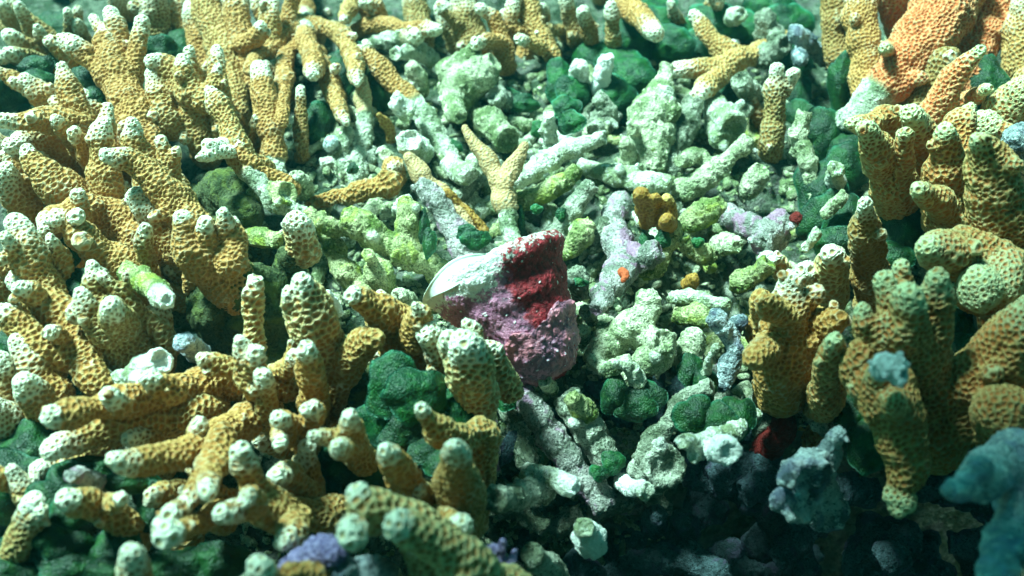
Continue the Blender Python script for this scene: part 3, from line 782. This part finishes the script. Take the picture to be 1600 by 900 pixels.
colony('golden coral with stubby side fingers right of the broad brown coral', 'tan', ['1>5: 790,100,16 785,65,16 775,35,15 752,14,11 | 3>5: 780,65,14 745,68,11', '1>5: 840,60,16 800,40,14 805,0,16', '1>5: 870,100,14 855,75,18 835,40,18 815,0,18 808,-30,16 | 3>5: 845,75,12 812,62,8'], fill=4)
colony('three upright coral stubs in a row with white tops at the top middle', 'olive', ['0>4: 925,70,14 918,40,14 912,18,12', '1>5: 960,70,13 957,40,13 955,8,11', '0>4: 900,60,14 890,30,13 882,-5,12', '0>3: 880,50,10 855,48,9 840,52,8', '0>4: 850,35,9 850,10,9'], fill=2)
colony('thick downward-hanging coral finger with a pale end at the top', 'tan', ['2>5.5: 965,-30,18x 985,10,20x 1005,30,17 1025,52,16'], fill=1, nubs=0)
colony('three-pronged tan coral like a fallen twig over green algae', 'tan', ['0>3.5: 1220,60,14x 1180,85,18 1140,85,20 1110,55,15 1085,25,10 | 2.5>3: 1150,95,19 1110,107,15 1058,110,13 | 2>3: 1145,95,18 1110,130,17 1090,150,12'], nubs=0, fill=0)
colony('small tan stubs along the very top edge right of centre', 'olive', ['0>3: 1060,40,12 1050,5,12', '0>3: 1125,20,12 1115,-10,12'], fill=3)

# ------------------------------------------------------------------ right side
colony('upright olive coral with a split pale top at the edge of the rubble', 'olive', ['0>6: 1205,235,20x 1210,190,19 1213,150,17 1214,108,14 | 3.5>6: 1220,145,15 1240,115,13'], fill=1, nubs=2)
colony('large orange coral trunk fading to bluish white where it meets the rubble', 'orange', [
 '3>11: 1330,185,26dp 1362,155,33dp 1398,120,40p 1440,70,48 1475,10,54 1500,-60,60', '4>10: 1440,110,34 1475,60,38 1500,0,40 1520,-50,40', '5>9: 1395,80,10 1382,77,11'], nubs=2, fill=0)
colony('row of ribbed orange coral trunks at the top right edge', 'orange', ['@olive@2>8: 1320,120,18 1305,60,22 1305,0,24 1310,-40,24', '@tan@2>9: 1355,170,20 1350,100,28 1345,30,30 1345,-40,30', '3>10: 1405,60,20 1400,20,24 1395,-40,24', '3>9: 1480,170,26 1520,90,34 1550,20,38 1570,-50,40', '@tan@4>11: 1590,140,22 1600,60,34 1610,-20,34', '@olive@3>8: 1420,180,20x 1450,140,24x 1480,90,26x'], nubs=2, fill=4)
colony('long knobby orange coral finger reaching up right to a pale tip', 'orange', ['6>13: 1430,210,26 1465,160,24 1495,115,18 1530,80,11', '6>11: 1500,165,16 1520,150,13 1542,140,10'], nubs=1, fill=2)
colony('brown coral arm behind the blurred knobs on the right edge', 'umber', ['5>12: 1530,240,36 1570,180,36 1620,130,36', '4>9: 1500,260,40 1540,200,36'], nubs=2, fill=2)
colony('coral with three pale green rounded tips below the orange trunk', 'umber', [
 '6>14: 1400,300,40 1385,260,34 1365,225,24 1355,203,17', '7>13: 1440,250,34 1400,195,28 1360,192,17 1330,195,15', '7>13: 1450,260,32 1440,210,26 1425,178,24 | 9>12: 1500,260,36 1500,200,30 1517,168,15'], fill=0, nubs=2)
colony('tall blurred coral pillar with a pale rounded head at the right edge', 'umber', ['9>18: 1570,400,52 1562,330,50 1550,270,42 1540,235,30 1528,222,24', '8>15: 1480,330,40 1480,270,36 1478,225,20 1480,205,17'], fill=1, nubs=2)
colony('tapering ribbed coral finger standing alone against the dark algae', 'olive', ['3>12: 1365,450,34 1360,410,29 1354,360,23 1352,318,15'], fill=0, nubs=2)
colony('pale yellow-tipped coral finger pointing left on the right side', 'umber', ['7>14: 1505,350,26 1485,330,25 1460,312,21 1436,298,14'], fill=0, nubs=2)
colony('bluish-white knob coral beside the rubble on the right', 'knob', ['2>8: 1300,460,26 1300,430,26 1304,405,20 1300,398,17', '1>5: 1270,450,16 1262,425,16'], fill=1, nubs=2)
colony('massive rounded coral lump on the right edge under the tall pillar', 'umber', ['7>14: 1600,470,70 1560,440,62 1520,405,48 1475,395,34 1450,390,20', '6>12: 1600,380,60 1570,420,60 1530,450,44'], fill=1, nubs=2)
colony('crown-shaped coral with five pale green tips low on the right', 'umber', [
 '6>17: 1440,640,64 1430,580,66 1415,520,48 1420,480,30 1422,462,22 | 13>17: 1450,520,38 1462,470,28 1465,435,22 | 13>16: 1390,530,34 1388,480,24 1384,442,18 | 12>15: 1380,560,32 1355,510,24 1350,485,18 | 12>15: 1410,500,24 1406,440,16 1408,418,14', '7>13: 1400,640,40 1350,580,40 1345,550,26x'], fill=1, nubs=2)
colony('fleshy tan coral plate with a yellow lower lobe right of the rubble', 'gold', ['3>10: 1220,600,44x 1225,540,50x 1230,490,38 1235,440,22 | 5>9: 1250,500,34 1290,505,26x 1312,500,16x | 4>7: 1260,530,24x 1270,535,18x', '2>7: 1200,520,30x 1190,470,24x', '5>9: 1215,530,24x 1180,560,18x', '7>11: 1240,500,30x 1205,480,20x 1195,470,16x'], fill=1, nubs=3)
colony('short coral finger with a pale ringed tip in front of the tan plate', 'umber', ['5>13: 1290,620,30 1298,580,26 1302,550,20 1304,533,15'], fill=1, nubs=2)
colony('huge dark brown coral branch filling the lower right edge', 'umber', ['6>16: 1460,680,56x 1500,620,58x 1545,570,54 1590,520,44 1640,480,40', '5>12: 1600,680,60x 1560,640,58x'], fill=1, nubs=2)
colony('coral column hanging into the dark with a pale hexagonal foot', 'umber', ['12>7: 1385,600,50x 1400,660,42x 1415,720,34x 1412,748,32x 1408,765,26px 1405,785,30px 1402,792,24px'], fill=0, nubs=2)

# ------------------------------------------------------------------ coral just outside the frame closes the thicket
for i, (x, y, h) in enumerate([(-90, 120, 4), (-100, 300, 6), (-110, 480, 7), (-120, 680, 7), (120, -60, 1), (350, -110, 0), (620, -90, 0), (900, -90, 0), (1150, -90, 0), (1680, 60, 5), (1700, 250, 8), (1720, 460, 9), (1740, 640, 8)]):
    sp = ['%g>%g: %g,%g,30 %g,%g,28 %g,%g,22 %g,%g,14' % (h - 3, h + 5, x + 20, y + 60, x + 5 * (i % 3), y, x - 20, y - 40, x - 30 + 12 * (i % 4), y - 80), '%g>%g: %g,%g,28 %g,%g,22 %g,%g,13' % (h - 3, h + 4, x - 20, y + 40, x - 50, y, x - 70, y - 30)]
    colony('tan branching coral continuing the thicket past the edge of the view', 'tan' if x < 1500 else 'umber', sp, fill=3, group='corals beyond the frame')
# ------------------------------------------------------------------ dead coral and rubble in the clearing
G2 = 'dead coral pieces in the rubble'
dead('largest block of pale dead coral at the top of the clearing', '0>4: 700,165,26 725,135,34 755,110,28 772,95,18 | 1>4: 700,120,22 730,95,18 745,75,14 | 1>3: 730,140,20 745,120,18', 'dead')
dead('stubby two-lobed dead coral hanging below the largest block', '0>3.5: 700,130,18 705,160,18 718,180,15', 'dead')
dead('rounded pale fragment under the largest block', '0>2.5: 680,100,14 655,80,15 620,85,13', 'white')
dead('knobby dead stub left of the largest block', '0>3: 655,140,18 645,115,17 640,100,12', 'dead')
dead('ragged cream knob sitting on the grey end of the brown-to-white arm', '3>4.5: 640,175,18 618,160,16 628,150,12', 'white')
dead('round white-faced coral lump in the hollow below the arm', '0>3.5: 660,235,20 645,225,22 642,218,18', 'white')
dead('olive little finger leaning against the round white-faced lump', '0>3: 612,215,10 603,195,9 595,180,8', 'amber', group=None)
dead('small cream stub left of the round white-faced lump', '0>2: 615,258,12 602,242,12', 'dead')
dead('tan knob with a cream tip above the brown rod', '0>3: 620,275,18 615,262,16 608,262,13', 'tan', tips=True, group=None)
dead('pinkish coral finger with a frayed white end', '0>3.5: 735,360,14x 700,320,17x 665,280,16x 640,248,12x', 'smooth', group=None)
dead('brown coral rod lying across the top left of the rubble', '.5>2.5: 488,314,10 530,306,13 570,298,15 612,285,13 | 1.5>3: 595,290,9 600,275,8', 'gold', group=None)
dead('thin tan stick under the pinkish finger', '0>2.5: 756,356,9 735,335,10 700,300,9', 'amber', group=None)
dead('smooth tan Y-shaped coral standing above the shell', '0>5: 802,395,14d 795,350,17d 788,305,18 768,262,14 745,230,11 726,200,7 | 3>5: 786,290,14 802,255,11 818,228,8', 'smooth', group=None, name='forked_coral', cat='coral', root=True)
dead('pale flat fragment behind the Y-shaped coral', '-.5>1.5: 740,170,18 765,195,22 795,215,22', 'dead')
dead('white crumbly cluster left of the Y-shaped coral', '0>2: 705,250,14 715,270,16 735,275,14 | 0>2: 740,250,12 750,262,11', 'white')
dead('grey-green stub behind the pale flat fragment', '0>2: 790,160,16 772,145,17', 'grey')
dead('blunt white post standing behind the yellow-stained stick', '0>3.5: 860,232,14 857,205,13 857,178,11', 'white')
dead('long white dead stick stained yellow in its middle', '.5>4: 790,305,18 830,265,19 870,240,17 910,226,16 942,216,13', 'white')
dead('mossy stick lying under the yellow-stained stick', '0>2.5: 800,320,18 850,300,17 885,280,16 900,262,12', 'mossy')
dead('bright white blade of coral standing on a grey lump', '1>5: 935,150,14p 940,120,16p 948,90,12p', 'white')
dead('oval whitish knob left of the bright white blade', '1>4: 905,135,16 902,118,17 905,100,13', 'white')
dead('grey lumpy column below the bright white blade', '0>3: 925,210,18 945,185,20 945,162,19 932,150,16 | 0>2: 940,200,15 930,205,15', 'grey')
dead('short pale stub at the foot of the lumpy column', '0>2: 920,215,16 938,200,14', 'dead')
dead('broad upright dead coral slab with a narrow top', '0>5: 1015,262,26 1015,225,32 1022,185,33 1030,150,26 1038,122,15 1041,102,12 | 2>4: 1000,200,16 988,202,10 | 3>4: 1050,180,14 1058,165,10', 'dead')
dead('grey-green branch leaning right behind the upright slab', '-.5>3: 1042,265,20 1058,225,20 1075,185,20 1088,158,17', 'grey')
dead('small finger-shaped stub left of the upright slab', '0>3: 982,262,15 977,238,14 976,220,11', 'dead')
dead('flat white crust of coral across the middle of the rubble', '0>1.5: 905,258,12 940,270,16 985,280,17 1045,287,13 | 0>1.5: 960,272,14 1000,268,12', 'white')
dead('thick forked dead branch pointing up right', '.5>3.5: 1060,305,18 1095,282,19 1130,255,17 1155,232,15 1168,220,13 | 1.5>3: 1110,270,15 1092,248,14 1060,250,13', 'dead')
dead('white rugged block under the three-pronged twig', '0>2.5: 1095,145,16 1120,170,20 1145,200,26 | 0>2: 1120,200,20 1130,215,16', 'white')
dead('pale ring-ended tube at the right of the rubble', '0>2.5: 1165,300,20 1180,280,21 1190,268,17', 'dead')
dead('grey hooded knob over a dark hollow at the upper right', '1>4: 1190,150,14 1170,140,18 1158,128,16', 'grey')
dead('small fragment below the hooded knob', '0>2: 1185,175,14 1165,168,13', 'grey')
dead('round hollow-ended tube at the top edge', '1>3: 1140,28,12 1155,20,14', 'white')
dead('grey double lump at the top right of centre', '1>3.5: 1185,60,14 1200,40,18 1190,20,12 | 1>3: 1205,50,14 1215,62,12', 'grey')
dead('speckled grey block next to the hanging green algae', '0>3: 1180,100,18 1205,80,20 1225,70,18', 'grey')
dead('blue-grey ragged crust behind the right-hand olive coral', '0>4: 1290,95,12 1265,70,13 1245,55,14 | 1>4: 1255,70,12 1250,95,10', 'blue')
dead('pale crooked stick standing at the right rim of the clearing', '-1>5: 1268,330,16 1272,290,17 1262,250,16 1248,215,15 1258,175,13 | 2>4: 1250,235,14 1240,205,12', 'dead')
dead('short white stub beside the crooked stick', '0>5: 1305,300,14 1305,280,16 1306,262,13', 'white')
dead('thin pale stick lying over dark green algae', '3>5: 1285,335,10 1305,318,11 1322,300,10', 'dead')
dead('frayed white scrap below the thin pale stick', '2>4: 1255,390,9 1270,375,10 1278,360,8', 'white')
dead('thick grey rod left of the knobbly column', '0>3: 862,375,20 890,340,21 915,305,18 925,290,14', 'grey')
dead('mossy rod right beside the top of the shell', '0>2.5: 880,395,16 905,370,19 925,345,18', 'mossy')
dead('wedge-shaped grey chip between rod and column', '0>2: 920,385,14 940,365,14 950,345,12', 'grey')
dead('tall knobbly column of purple-tinted coral with a red spot', '0>3.5: 968,310,16 955,345,19 968,385,24 968,425,24 945,460,19 932,482,13 | 1>3: 975,390,20 1000,405,22 1030,390,17', 'violet')
dead('olive branch joining the knobbly column from the right', '.5>3: 1000,425,20 1030,400,20 1055,375,18 1050,350,14', 'mossy')
dead('pale green block right of the amber coral knobs', '0>3: 1070,350,16 1095,335,20 1125,315,17', 'mossy')
dead('rose-crusted slab on the right of the clearing', '0>2.5: 1135,330,16 1165,350,20 1200,365,24 1230,340,20 | 0>2: 1210,370,22 1190,385,18', 'violet')
dead('small pale chunk with a dark underside in the right rubble', '0>2.5: 1115,385,18 1140,380,18 1150,383,14', 'dead')
dead('white rod lying at the right of the lower rubble', '1>3.5: 1048,462,10 1075,463,12 1105,467,12 1138,476,9', 'white')
dead('olive block carrying the white rod', '0>2: 1060,490,22 1090,490,24 1110,500,18', 'mossy')
dead('small round tan pebble above the white rod', '0.5>2: 1076,440,11 1084,435,11', 'amber', group=None, name='pebble', cat='pebble')
dead('large pale craggy mass right of the shell', '0>4: 935,560,24 950,530,26 985,508,26 1010,480,20 1008,455,15 | 1>4: 1000,520,24 1035,530,22 | 1>4: 930,560,14 945,575,12 985,560,11', 'dead')
dead('craggy grey lump below the large pale mass', '0>3.5: 985,600,24 1010,570,28 1035,550,26 1040,520,20', 'dead')
dead('small white horn of coral in front of the craggy mass', '2>5: 1000,600,14 985,575,13 960,570,9 940,577,6', 'white')
dead('mottled lump with a pit at the right of the lower rubble', '0>3: 1075,580,20 1082,545,22 1085,515,16', 'dead')
dead('ragged white and green crest near the tan coral plate', '1>5: 1130,600,14 1145,560,18 1140,525,15 1120,500,18 | 2>4: 1135,520,14 1160,500,12', 'blue')
dead('pale twig over green algae at the lower right', '1>6: 1100,600,10 1110,560,9 1120,540,8', 'white')
dead('mossy chunk above the fleshy tan plate', '0>3: 1150,440,20 1180,430,18 1200,410,14', 'mossy')
dead('small white crumb at the edge of the pink-crusted slab', '1>3: 1190,405,11 1205,400,11', 'white')
dead('yellow-green crumbly stone right under the olive branch', '0>2.5: 1110,400,16 1080,385,18 1070,370,12', 'mossy')
dead('greenish stone tucked behind the right side of the shell', '0>2.5: 905,470,18 905,440,22 895,420,16', 'grey')
dead('small pale pebble right of the lilac crust', '0>1.5: 912,530,12 912,515,12', 'dead', name='pebble', cat='pebble')
dead('grey stone in the shadow below the small pale pebble', '-.5>1.5: 925,500,12 915,490,13', 'grey')
# left part of the clearing
dead('long mossy Y-shaped dead branch left of the shell', '0>5: 700,440,22 680,418,25 640,396,28 600,378,27 560,352,25 535,340,19 | 2>5.5: 655,385,24 642,350,22 640,325,19 645,312,14', 'mossy')
dead('diagonal olive rod crossing under the mossy branch', '-1>3: 570,470,20 545,430,20 520,390,17 505,350,15 500,330,12', 'mossy')
dead('pear-shaped mossy stump standing among the rods', '0>4.5: 600,455,26 590,430,23 580,405,14 574,396,11', 'mossy')
dead('crumbly yellowish bits between stump and shell', '0>3: 640,470,14 620,460,13 | 1>3: 680,480,16 680,460,13', 'dead')
dead('pale grey dead arm with a white shoulder behind the mossy branch', '-1>3: 740,405,26 722,380,26 700,340,20 680,310,17 655,285,14', 'violet')
dead('white chalky stump holding the mossy branch top', '2>5: 625,325,15 632,315,15', 'white')
dead('honeycombed round white coral knob on the mossy arm', '5>8: 475,385,24x 470,368,27x 465,355,22px | 7>8: 460,360,16 448,352,10', 'knob', tips=True, group=None, name='round_coral', cat='coral')
dead('yellow-green mossy arm reaching left from the round knob', '2>5: 560,350,17 525,355,16 495,345,16 480,330,14', 'mossy')
dead('pale crust ledge left of the honeycombed knob', '3>6: 380,330,14 410,300,18 445,300,22 | 3>5: 380,370,16 410,372,16 435,375,12', 'mossy')
dead('grey round knob above the brown rod', '1>5: 480,300,16 470,285,18 463,278,14', 'dead')
dead('small white peg standing right of the double white knob', '4>7: 530,485,9p 522,470,9p 512,457,8p', 'white')
dead('yellow-green stub with a white end left of the dark turf', '7>11: 195,422,15 220,438,19 245,455,19 262,468,15p', 'mossy')
dead('bright white broken coral end low on the left', '5>9: 165,605,14 195,592,18 225,575,22 252,565,22p | 7>9: 220,590,18p 205,600,12p', 'white')
dead('bluish ghostly lump beside the bright white broken end', '4>8: 320,555,14 300,542,19 288,535,17', 'blue')
# dark turf rock, a boulder between the left thicket and the clearing
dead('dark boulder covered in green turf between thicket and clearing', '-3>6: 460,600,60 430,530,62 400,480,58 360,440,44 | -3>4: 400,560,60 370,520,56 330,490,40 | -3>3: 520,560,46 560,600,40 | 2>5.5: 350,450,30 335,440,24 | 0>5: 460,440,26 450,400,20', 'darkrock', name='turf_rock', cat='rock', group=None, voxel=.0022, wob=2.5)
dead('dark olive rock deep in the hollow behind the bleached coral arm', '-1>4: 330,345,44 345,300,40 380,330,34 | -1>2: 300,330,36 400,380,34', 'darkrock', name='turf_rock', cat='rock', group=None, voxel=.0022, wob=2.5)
# below the shell
dead('long grey slab sloping down right under the shell', '-3>1.5: 945,790,20 915,750,24 880,705,26 845,660,26 815,615,24', 'violet')
dead('second sloping slab right of the long grey one', '-2>1.5: 950,730,20 930,695,26 905,655,28 885,620,22', 'grey')
dead('yellow crumbly lump on top of the second sloping slab', '1>3: 915,640,18 900,632,20 890,622,16', 'mossy')
dead('pale small lump between lilac crust and yellow lump', '1>3: 860,605,12 850,598,13', 'dead')
dead('rounded grey-green stone directly under the shell tip', '-1>2: 800,640,24 810,600,24 790,575,18', 'grey')
dead('white jagged stub pointing right in the lower middle', '-1>3: 820,735,12 850,745,16 880,755,18 900,762,13p', 'white')
dead('white blocky stub right of the jagged one', '-2>2: 970,752,14p 990,762,16p 1010,765,15', 'white')
dead('cream round coral end in the dark bottom centre', '-1>4: 925,850,26p 920,838,24p 915,825,20', 'white')
dead('grey mound with a dull rim beside the black hollow', '-3>-.5: 1010,740,34 1030,730,36', 'grey')
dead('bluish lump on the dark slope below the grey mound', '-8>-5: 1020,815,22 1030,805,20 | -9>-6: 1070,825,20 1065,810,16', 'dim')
dead('white-ended dead branch overhanging the black hollow', '0>7: 1180,640,14 1150,670,16 1100,690,17 1068,692,13 | 4>8: 1100,695,18 1130,702,22p 1138,706,22p | 4>6: 1095,705,14 1082,712,10', 'white')
dead('greenish rod running down left of the black hollow', '-1>3: 1000,720,18 1040,670,20 1080,620,18 1110,600,14', 'grey')
dead('rough shaded rod below the squat brown coral', '0>6: 850,765,20 810,775,22 775,780,18', 'grey')
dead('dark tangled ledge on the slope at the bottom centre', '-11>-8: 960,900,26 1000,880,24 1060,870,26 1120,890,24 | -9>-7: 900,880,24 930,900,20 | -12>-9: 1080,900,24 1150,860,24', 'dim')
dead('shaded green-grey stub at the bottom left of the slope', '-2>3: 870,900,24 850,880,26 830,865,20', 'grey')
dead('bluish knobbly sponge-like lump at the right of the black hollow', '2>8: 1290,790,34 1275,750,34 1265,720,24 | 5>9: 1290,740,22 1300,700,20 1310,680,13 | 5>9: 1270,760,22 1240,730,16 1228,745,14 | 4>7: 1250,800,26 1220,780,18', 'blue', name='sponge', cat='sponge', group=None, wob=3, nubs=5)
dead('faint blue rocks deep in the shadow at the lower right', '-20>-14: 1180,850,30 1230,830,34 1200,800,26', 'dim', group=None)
dead('broad blurred pale blue coral mass in the bottom right corner', '12>17: 1660,680,44 1600,715,44 1550,735,34 1515,760,28 1490,768,20 | 12>16: 1600,720,44 1600,780,42 1580,830,34 1555,890,30 1540,950,24 | 12>15: 1640,760,44 1640,860,44 | 14>17: 1560,740,26 1530,735,20', 'paleblue', name='bleached_coral', cat='coral', group=None, voxel=.002, wob=3)
dead('grey lump with a black hole in it at the right edge', '9>13: 1640,280,40 1610,240,34 1590,215,26', 'blue', group=None)

# random smaller pieces filling the clearing; nothing tells one from the next
def scatter(n, area, rr, label, seed, mats, test=None, deep=False):
    rg = random.Random(seed); k = 0
    while k < n:
        px = rg.uniform(area[0], area[2]); py = rg.uniform(area[1], area[3])
        if test and not test(px, py): continue
        if (px > 1030 and py > 690) != deep: continue
        k += 1
        p = ground_at(px, py, .001); L = rg.uniform(.010, .032); r = rg.uniform(*rr)
        a = rg.uniform(0, math.pi); d = Vector((math.cos(a), math.sin(a), rg.uniform(-.25, .5))).normalized()
        bend = Vector((rg.uniform(-1, 1), rg.uniform(-1, 1), rg.uniform(0, .6))) * L * .2
        dns = catmull([(p - d * L, r, 0, 0), (p + bend, r * rg.uniform(.85, 1.2), 0, 0), (p + d * L, r * rg.uniform(.6, 1), 0, 0)], .004)
        o2 = []
        ph = rg.uniform(0, 99)
        for i, (q, b, c_, d_) in enumerate(dns): o2.append((q + noise_vector(Vector((ph, i * .3, 0))) * b * .3, b * (1 + .4 * pnoise(Vector((ph + i * .45, 0, 0)))), 0, 0))
        mb = MB(); mb.tube([q[0] for q in o2], [q[1] for q in o2], 10, True)
        if rg.random() < .55:
            f = o2[len(o2) // 2][0]; e = (d.cross(Vector((0, 0, 1))) * rg.choice((-1, 1)) + d * .5 + Vector((0, 0, rg.uniform(0, .5)))).normalized()
            mb.tube([f, f + e * L * .5, f + e * L * .8], [r * .85, r * .8, r * .6], 8)
        me2 = remesh(mb.mesh('coral_fragment', p), .0016, 1)
        me2.materials.clear(); me2.materials.append(M[rg.choice(mats)])
        o = bpy.data.objects.new('coral_fragment', me2); C.objects.link(o); o.location = p
        tag(o, label, 'coral fragment', label.split(',')[0])
inC = lambda x, y: ((x - 900) / 430) ** 2 + ((y - 330) / 290) ** 2 < 1
scatter(110, (480, 60, 1320, 620), (.0035, .0075), 'small broken piece of dead branching coral lying in the clearing', 11, ['dead', 'dead', 'white', 'white', 'grey', 'mossy', 'dead'], inC)
scatter(45, (740, 600, 1300, 900), (.005, .010), 'dim greenish piece of broken coral on the shaded slope at the bottom', 12, ['grey', 'grey', 'violet', 'dim'])

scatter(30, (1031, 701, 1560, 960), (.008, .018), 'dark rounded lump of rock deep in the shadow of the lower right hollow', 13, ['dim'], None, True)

# ------------------------------------------------------------------ small accents
dead('cluster of shiny amber-brown coral knobs on the rubble right of centre', '2>6: 1010,345,14x 1004,325,15x 1003,305,13x | 3>6: 1020,340,13x 1024,310,12x | 3>5.5: 1040,350,14x 1046,325,14x 1043,312,11px | 3>5: 1045,352,13x 1042,342,12x', 'amber', name='encrusting_coral', cat='coral', group=None, wob=1)
dead('tiny orange-red sponge spot on the knobbly column', '3.8>4.4: 972,424,7 978,430,7 974,437,5', 'orange_sponge', name='sponge', cat='sponge', group=None, voxel=.0008)
dead('rust-red crust on the right end of the rose slab', '2>3.5: 1238,352,9 1246,340,9', 'red', name='sponge', cat='sponge', group=None, voxel=.001)
dead('deep red sponge in the shadow above the black hollow', '-7>-1: 1175,735,16 1200,700,24 1225,665,22', 'red', name='sponge', cat='sponge', group=None)
dead('little violet coral sprout with stubby fingers at the bottom edge', '8>11: 785,910,18x 783,885,16x 782,868,8x 785,845,7x | 9.5>10.5: 780,885,12x 765,870,8x 757,858,7x | 9.5>10.5: 785,885,10x 773,868,7x 770,856,6x | 9.5>10: 790,890,12x 800,875,7x 803,862,6x | 9>10: 775,895,10x 752,884,8x', 'purple', name='coral_sprout', cat='coral', group=None, voxel=.001, wob=.8)
dead('purple-crusted coral stub lying low at the bottom left of centre', '9>13: 450,905,24x 480,880,28x 510,862,27x 525,860,22x', 'purple', name='crusted_coral', cat='coral', group=None)
dead('dull blue coral arm on the bottom edge beside the purple stub', '9>12: 600,920,30x 570,895,30x 540,890,26x', 'blue', group=None)
dead('fluffy pale blue tuft on the crown-shaped coral', '16.5>17.5: 1380,580,20x 1395,575,22x | 16.5>17.5: 1385,565,12x 1375,560,10x | 16.5>17.5: 1400,590,14x 1408,600,8x | 17>17.8: 1400,565,12x 1412,570,8x', 'tuft', name='tuft', cat='tuft', group=None, wob=4, nubs=9)
dead('tiny blue-white round shell in the dark under the claw coral', '1>2: 515,228,11x 518,222,12x', 'tuft', name='small_shell', cat='sea shell', group=None, wob=0)

# ------------------------------------------------------------------ green algae
algae('smooth dark green alga lobes behind the top left corals', '3: 285,20,40,45 272,60,36,34 255,85,34,30 | 1: 300,110,40,36 330,90,30,40')
algae('green alga lobes in the gaps left of the hand-shaped coral', '6: 140,125,30,34 150,155,28,22 55,108,28,24 60,125,30,26 | 1: 80,40,34,40 60,170,50,30')
algae('green alga peeping out between the far left coral fingers', '3: 20,140,50,40 110,100,40,40')
algae('green alga patch at the left edge under the orange-brown ridge', '8: 12,540,34,34 40,570,30,22 | 3: -10,520,40,50')
algae('teal alga lobe behind the white-tipped stubs on the left', '8: 110,445,30,22 125,430,24,18 | 7: 105,385,22,30')
algae('shiny green alga mound beside the forked golden arm', '8: 140,730,52,24 115,760,40,44 90,790,50,46 | 8.5: 198,752,36,24 110,800,34,30')
algae('broad green alga sheets in the bottom left corner', '7: 60,860,60,40 130,880,70,40 40,700,60,50 10,760,50,60 170,860,50,40 30,900,60,30 | 8: 180,900,50,30 100,840,50,30')
algae('dark green alga sheet under the cream-tipped coral row', '7: 290,870,60,34 340,875,50,34 260,890,50,30')
algae('green alga between the pale knob and the golden arm', '7: 240,790,30,40 230,760,24,30')
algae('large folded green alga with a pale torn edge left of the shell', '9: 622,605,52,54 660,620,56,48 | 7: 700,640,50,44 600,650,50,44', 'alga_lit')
algae('pile of round green alga lobes in the lower middle', '6: 560,690,50,40 600,670,46,34 | 7: 640,680,44,36 685,715,30,26 668,700,32,28 | 5: 540,740,50,44 510,720,36,44 580,740,44,40')
algae('green alga cushion in the hollow under the claw coral', '2: 545,95,26,36 530,110,30,40 590,140,26,34 500,200,30,44 | -1: 455,230,30,40 610,70,30,30')
algae('green alga strip hanging on the mossy Y-shaped branch', '5.2: 660,350,9,30 668,375,12,26', 'alga')
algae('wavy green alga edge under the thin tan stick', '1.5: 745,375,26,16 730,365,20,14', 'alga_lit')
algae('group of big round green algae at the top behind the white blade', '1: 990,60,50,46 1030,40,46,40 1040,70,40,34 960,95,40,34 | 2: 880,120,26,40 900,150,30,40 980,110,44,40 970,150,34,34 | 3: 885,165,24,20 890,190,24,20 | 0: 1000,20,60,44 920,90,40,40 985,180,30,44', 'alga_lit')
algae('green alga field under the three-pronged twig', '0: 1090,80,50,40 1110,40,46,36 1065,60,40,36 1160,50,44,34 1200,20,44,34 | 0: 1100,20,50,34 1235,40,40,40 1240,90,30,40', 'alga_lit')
algae('dark green alga in the hollow right of the hooded knob', '0: 1235,140,30,44 1240,180,26,30 1140,150,24,20')
algae('tall dark green alga sheets below the orange trunk', '2: 1290,210,40,50 1320,230,44,46 1330,260,40,40 | 3: 1310,130,20,50 1330,100,16,50 | 1: 1280,300,40,60 1290,350,40,50')
algae('deep green alga fronds behind the lone ribbed finger', '4: 1400,330,44,60 1420,370,44,50 | 3: 1320,340,36,50 1300,380,40,30 | 5: 1430,300,40,40 1395,395,34,26')
algae('green alga under the massive lump at the right edge', '7: 1490,500,30,44 1500,550,34,40 | 6: 1480,470,34,44 1590,200,30,60 1545,120,34,40')
algae('black-green alga behind the hanging column on the right', '4: 1330,650,30,60 1350,690,34,50 1320,600,34,40')
algae('green alga lobes among the lower rubble', '2: 990,630,34,30 960,620,26,34 1010,620,28,30 | 2.5: 1085,575,24,30 1100,600,20,34 | 3: 1120,660,36,34 1090,650,36,34 1150,640,30,40')
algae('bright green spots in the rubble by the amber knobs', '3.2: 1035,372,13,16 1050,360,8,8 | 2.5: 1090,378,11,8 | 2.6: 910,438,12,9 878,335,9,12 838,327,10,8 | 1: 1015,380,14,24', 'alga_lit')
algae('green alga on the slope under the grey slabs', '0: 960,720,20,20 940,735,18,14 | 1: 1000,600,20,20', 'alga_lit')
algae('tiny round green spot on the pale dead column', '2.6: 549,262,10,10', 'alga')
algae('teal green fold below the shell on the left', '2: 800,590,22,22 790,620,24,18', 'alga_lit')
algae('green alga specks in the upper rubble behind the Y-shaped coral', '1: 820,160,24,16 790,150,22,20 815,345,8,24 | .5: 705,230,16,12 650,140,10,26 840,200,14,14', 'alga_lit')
bpy.data.objects.remove(TMP)

# ------------------------------------------------------------------ the water itself: one closed box of thin blue-green haze
hm = bpy.data.materials.new('sea_water'); hm.use_nodes = True
hn = hm.node_tree.nodes; hn.remove(hn['Principled BSDF'])
pv_ = hn.new('ShaderNodeVolumePrincipled'); pv_.inputs['Color'].default_value = (.15, .90, .85, 1); pv_.inputs['Density'].default_value = .035
hm.node_tree.links.new(pv_.outputs[0], hn['Material Output'].inputs['Volume'])
bm = bmesh.new(); bmesh.ops.create_cube(bm, size=1)
for v in bm.verts: v.co = Vector((v.co.x * 32, 7 + v.co.y * 30, -1 + v.co.z * 5.6))
me = bpy.data.meshes.new('haze'); bm.to_mesh(me); bm.free(); me.materials.append(hm)
o = bpy.data.objects.new('haze', me); C.objects.link(o); tag(o, 'clear blue-green sea water over the corals', 'water haze', kind='stuff')
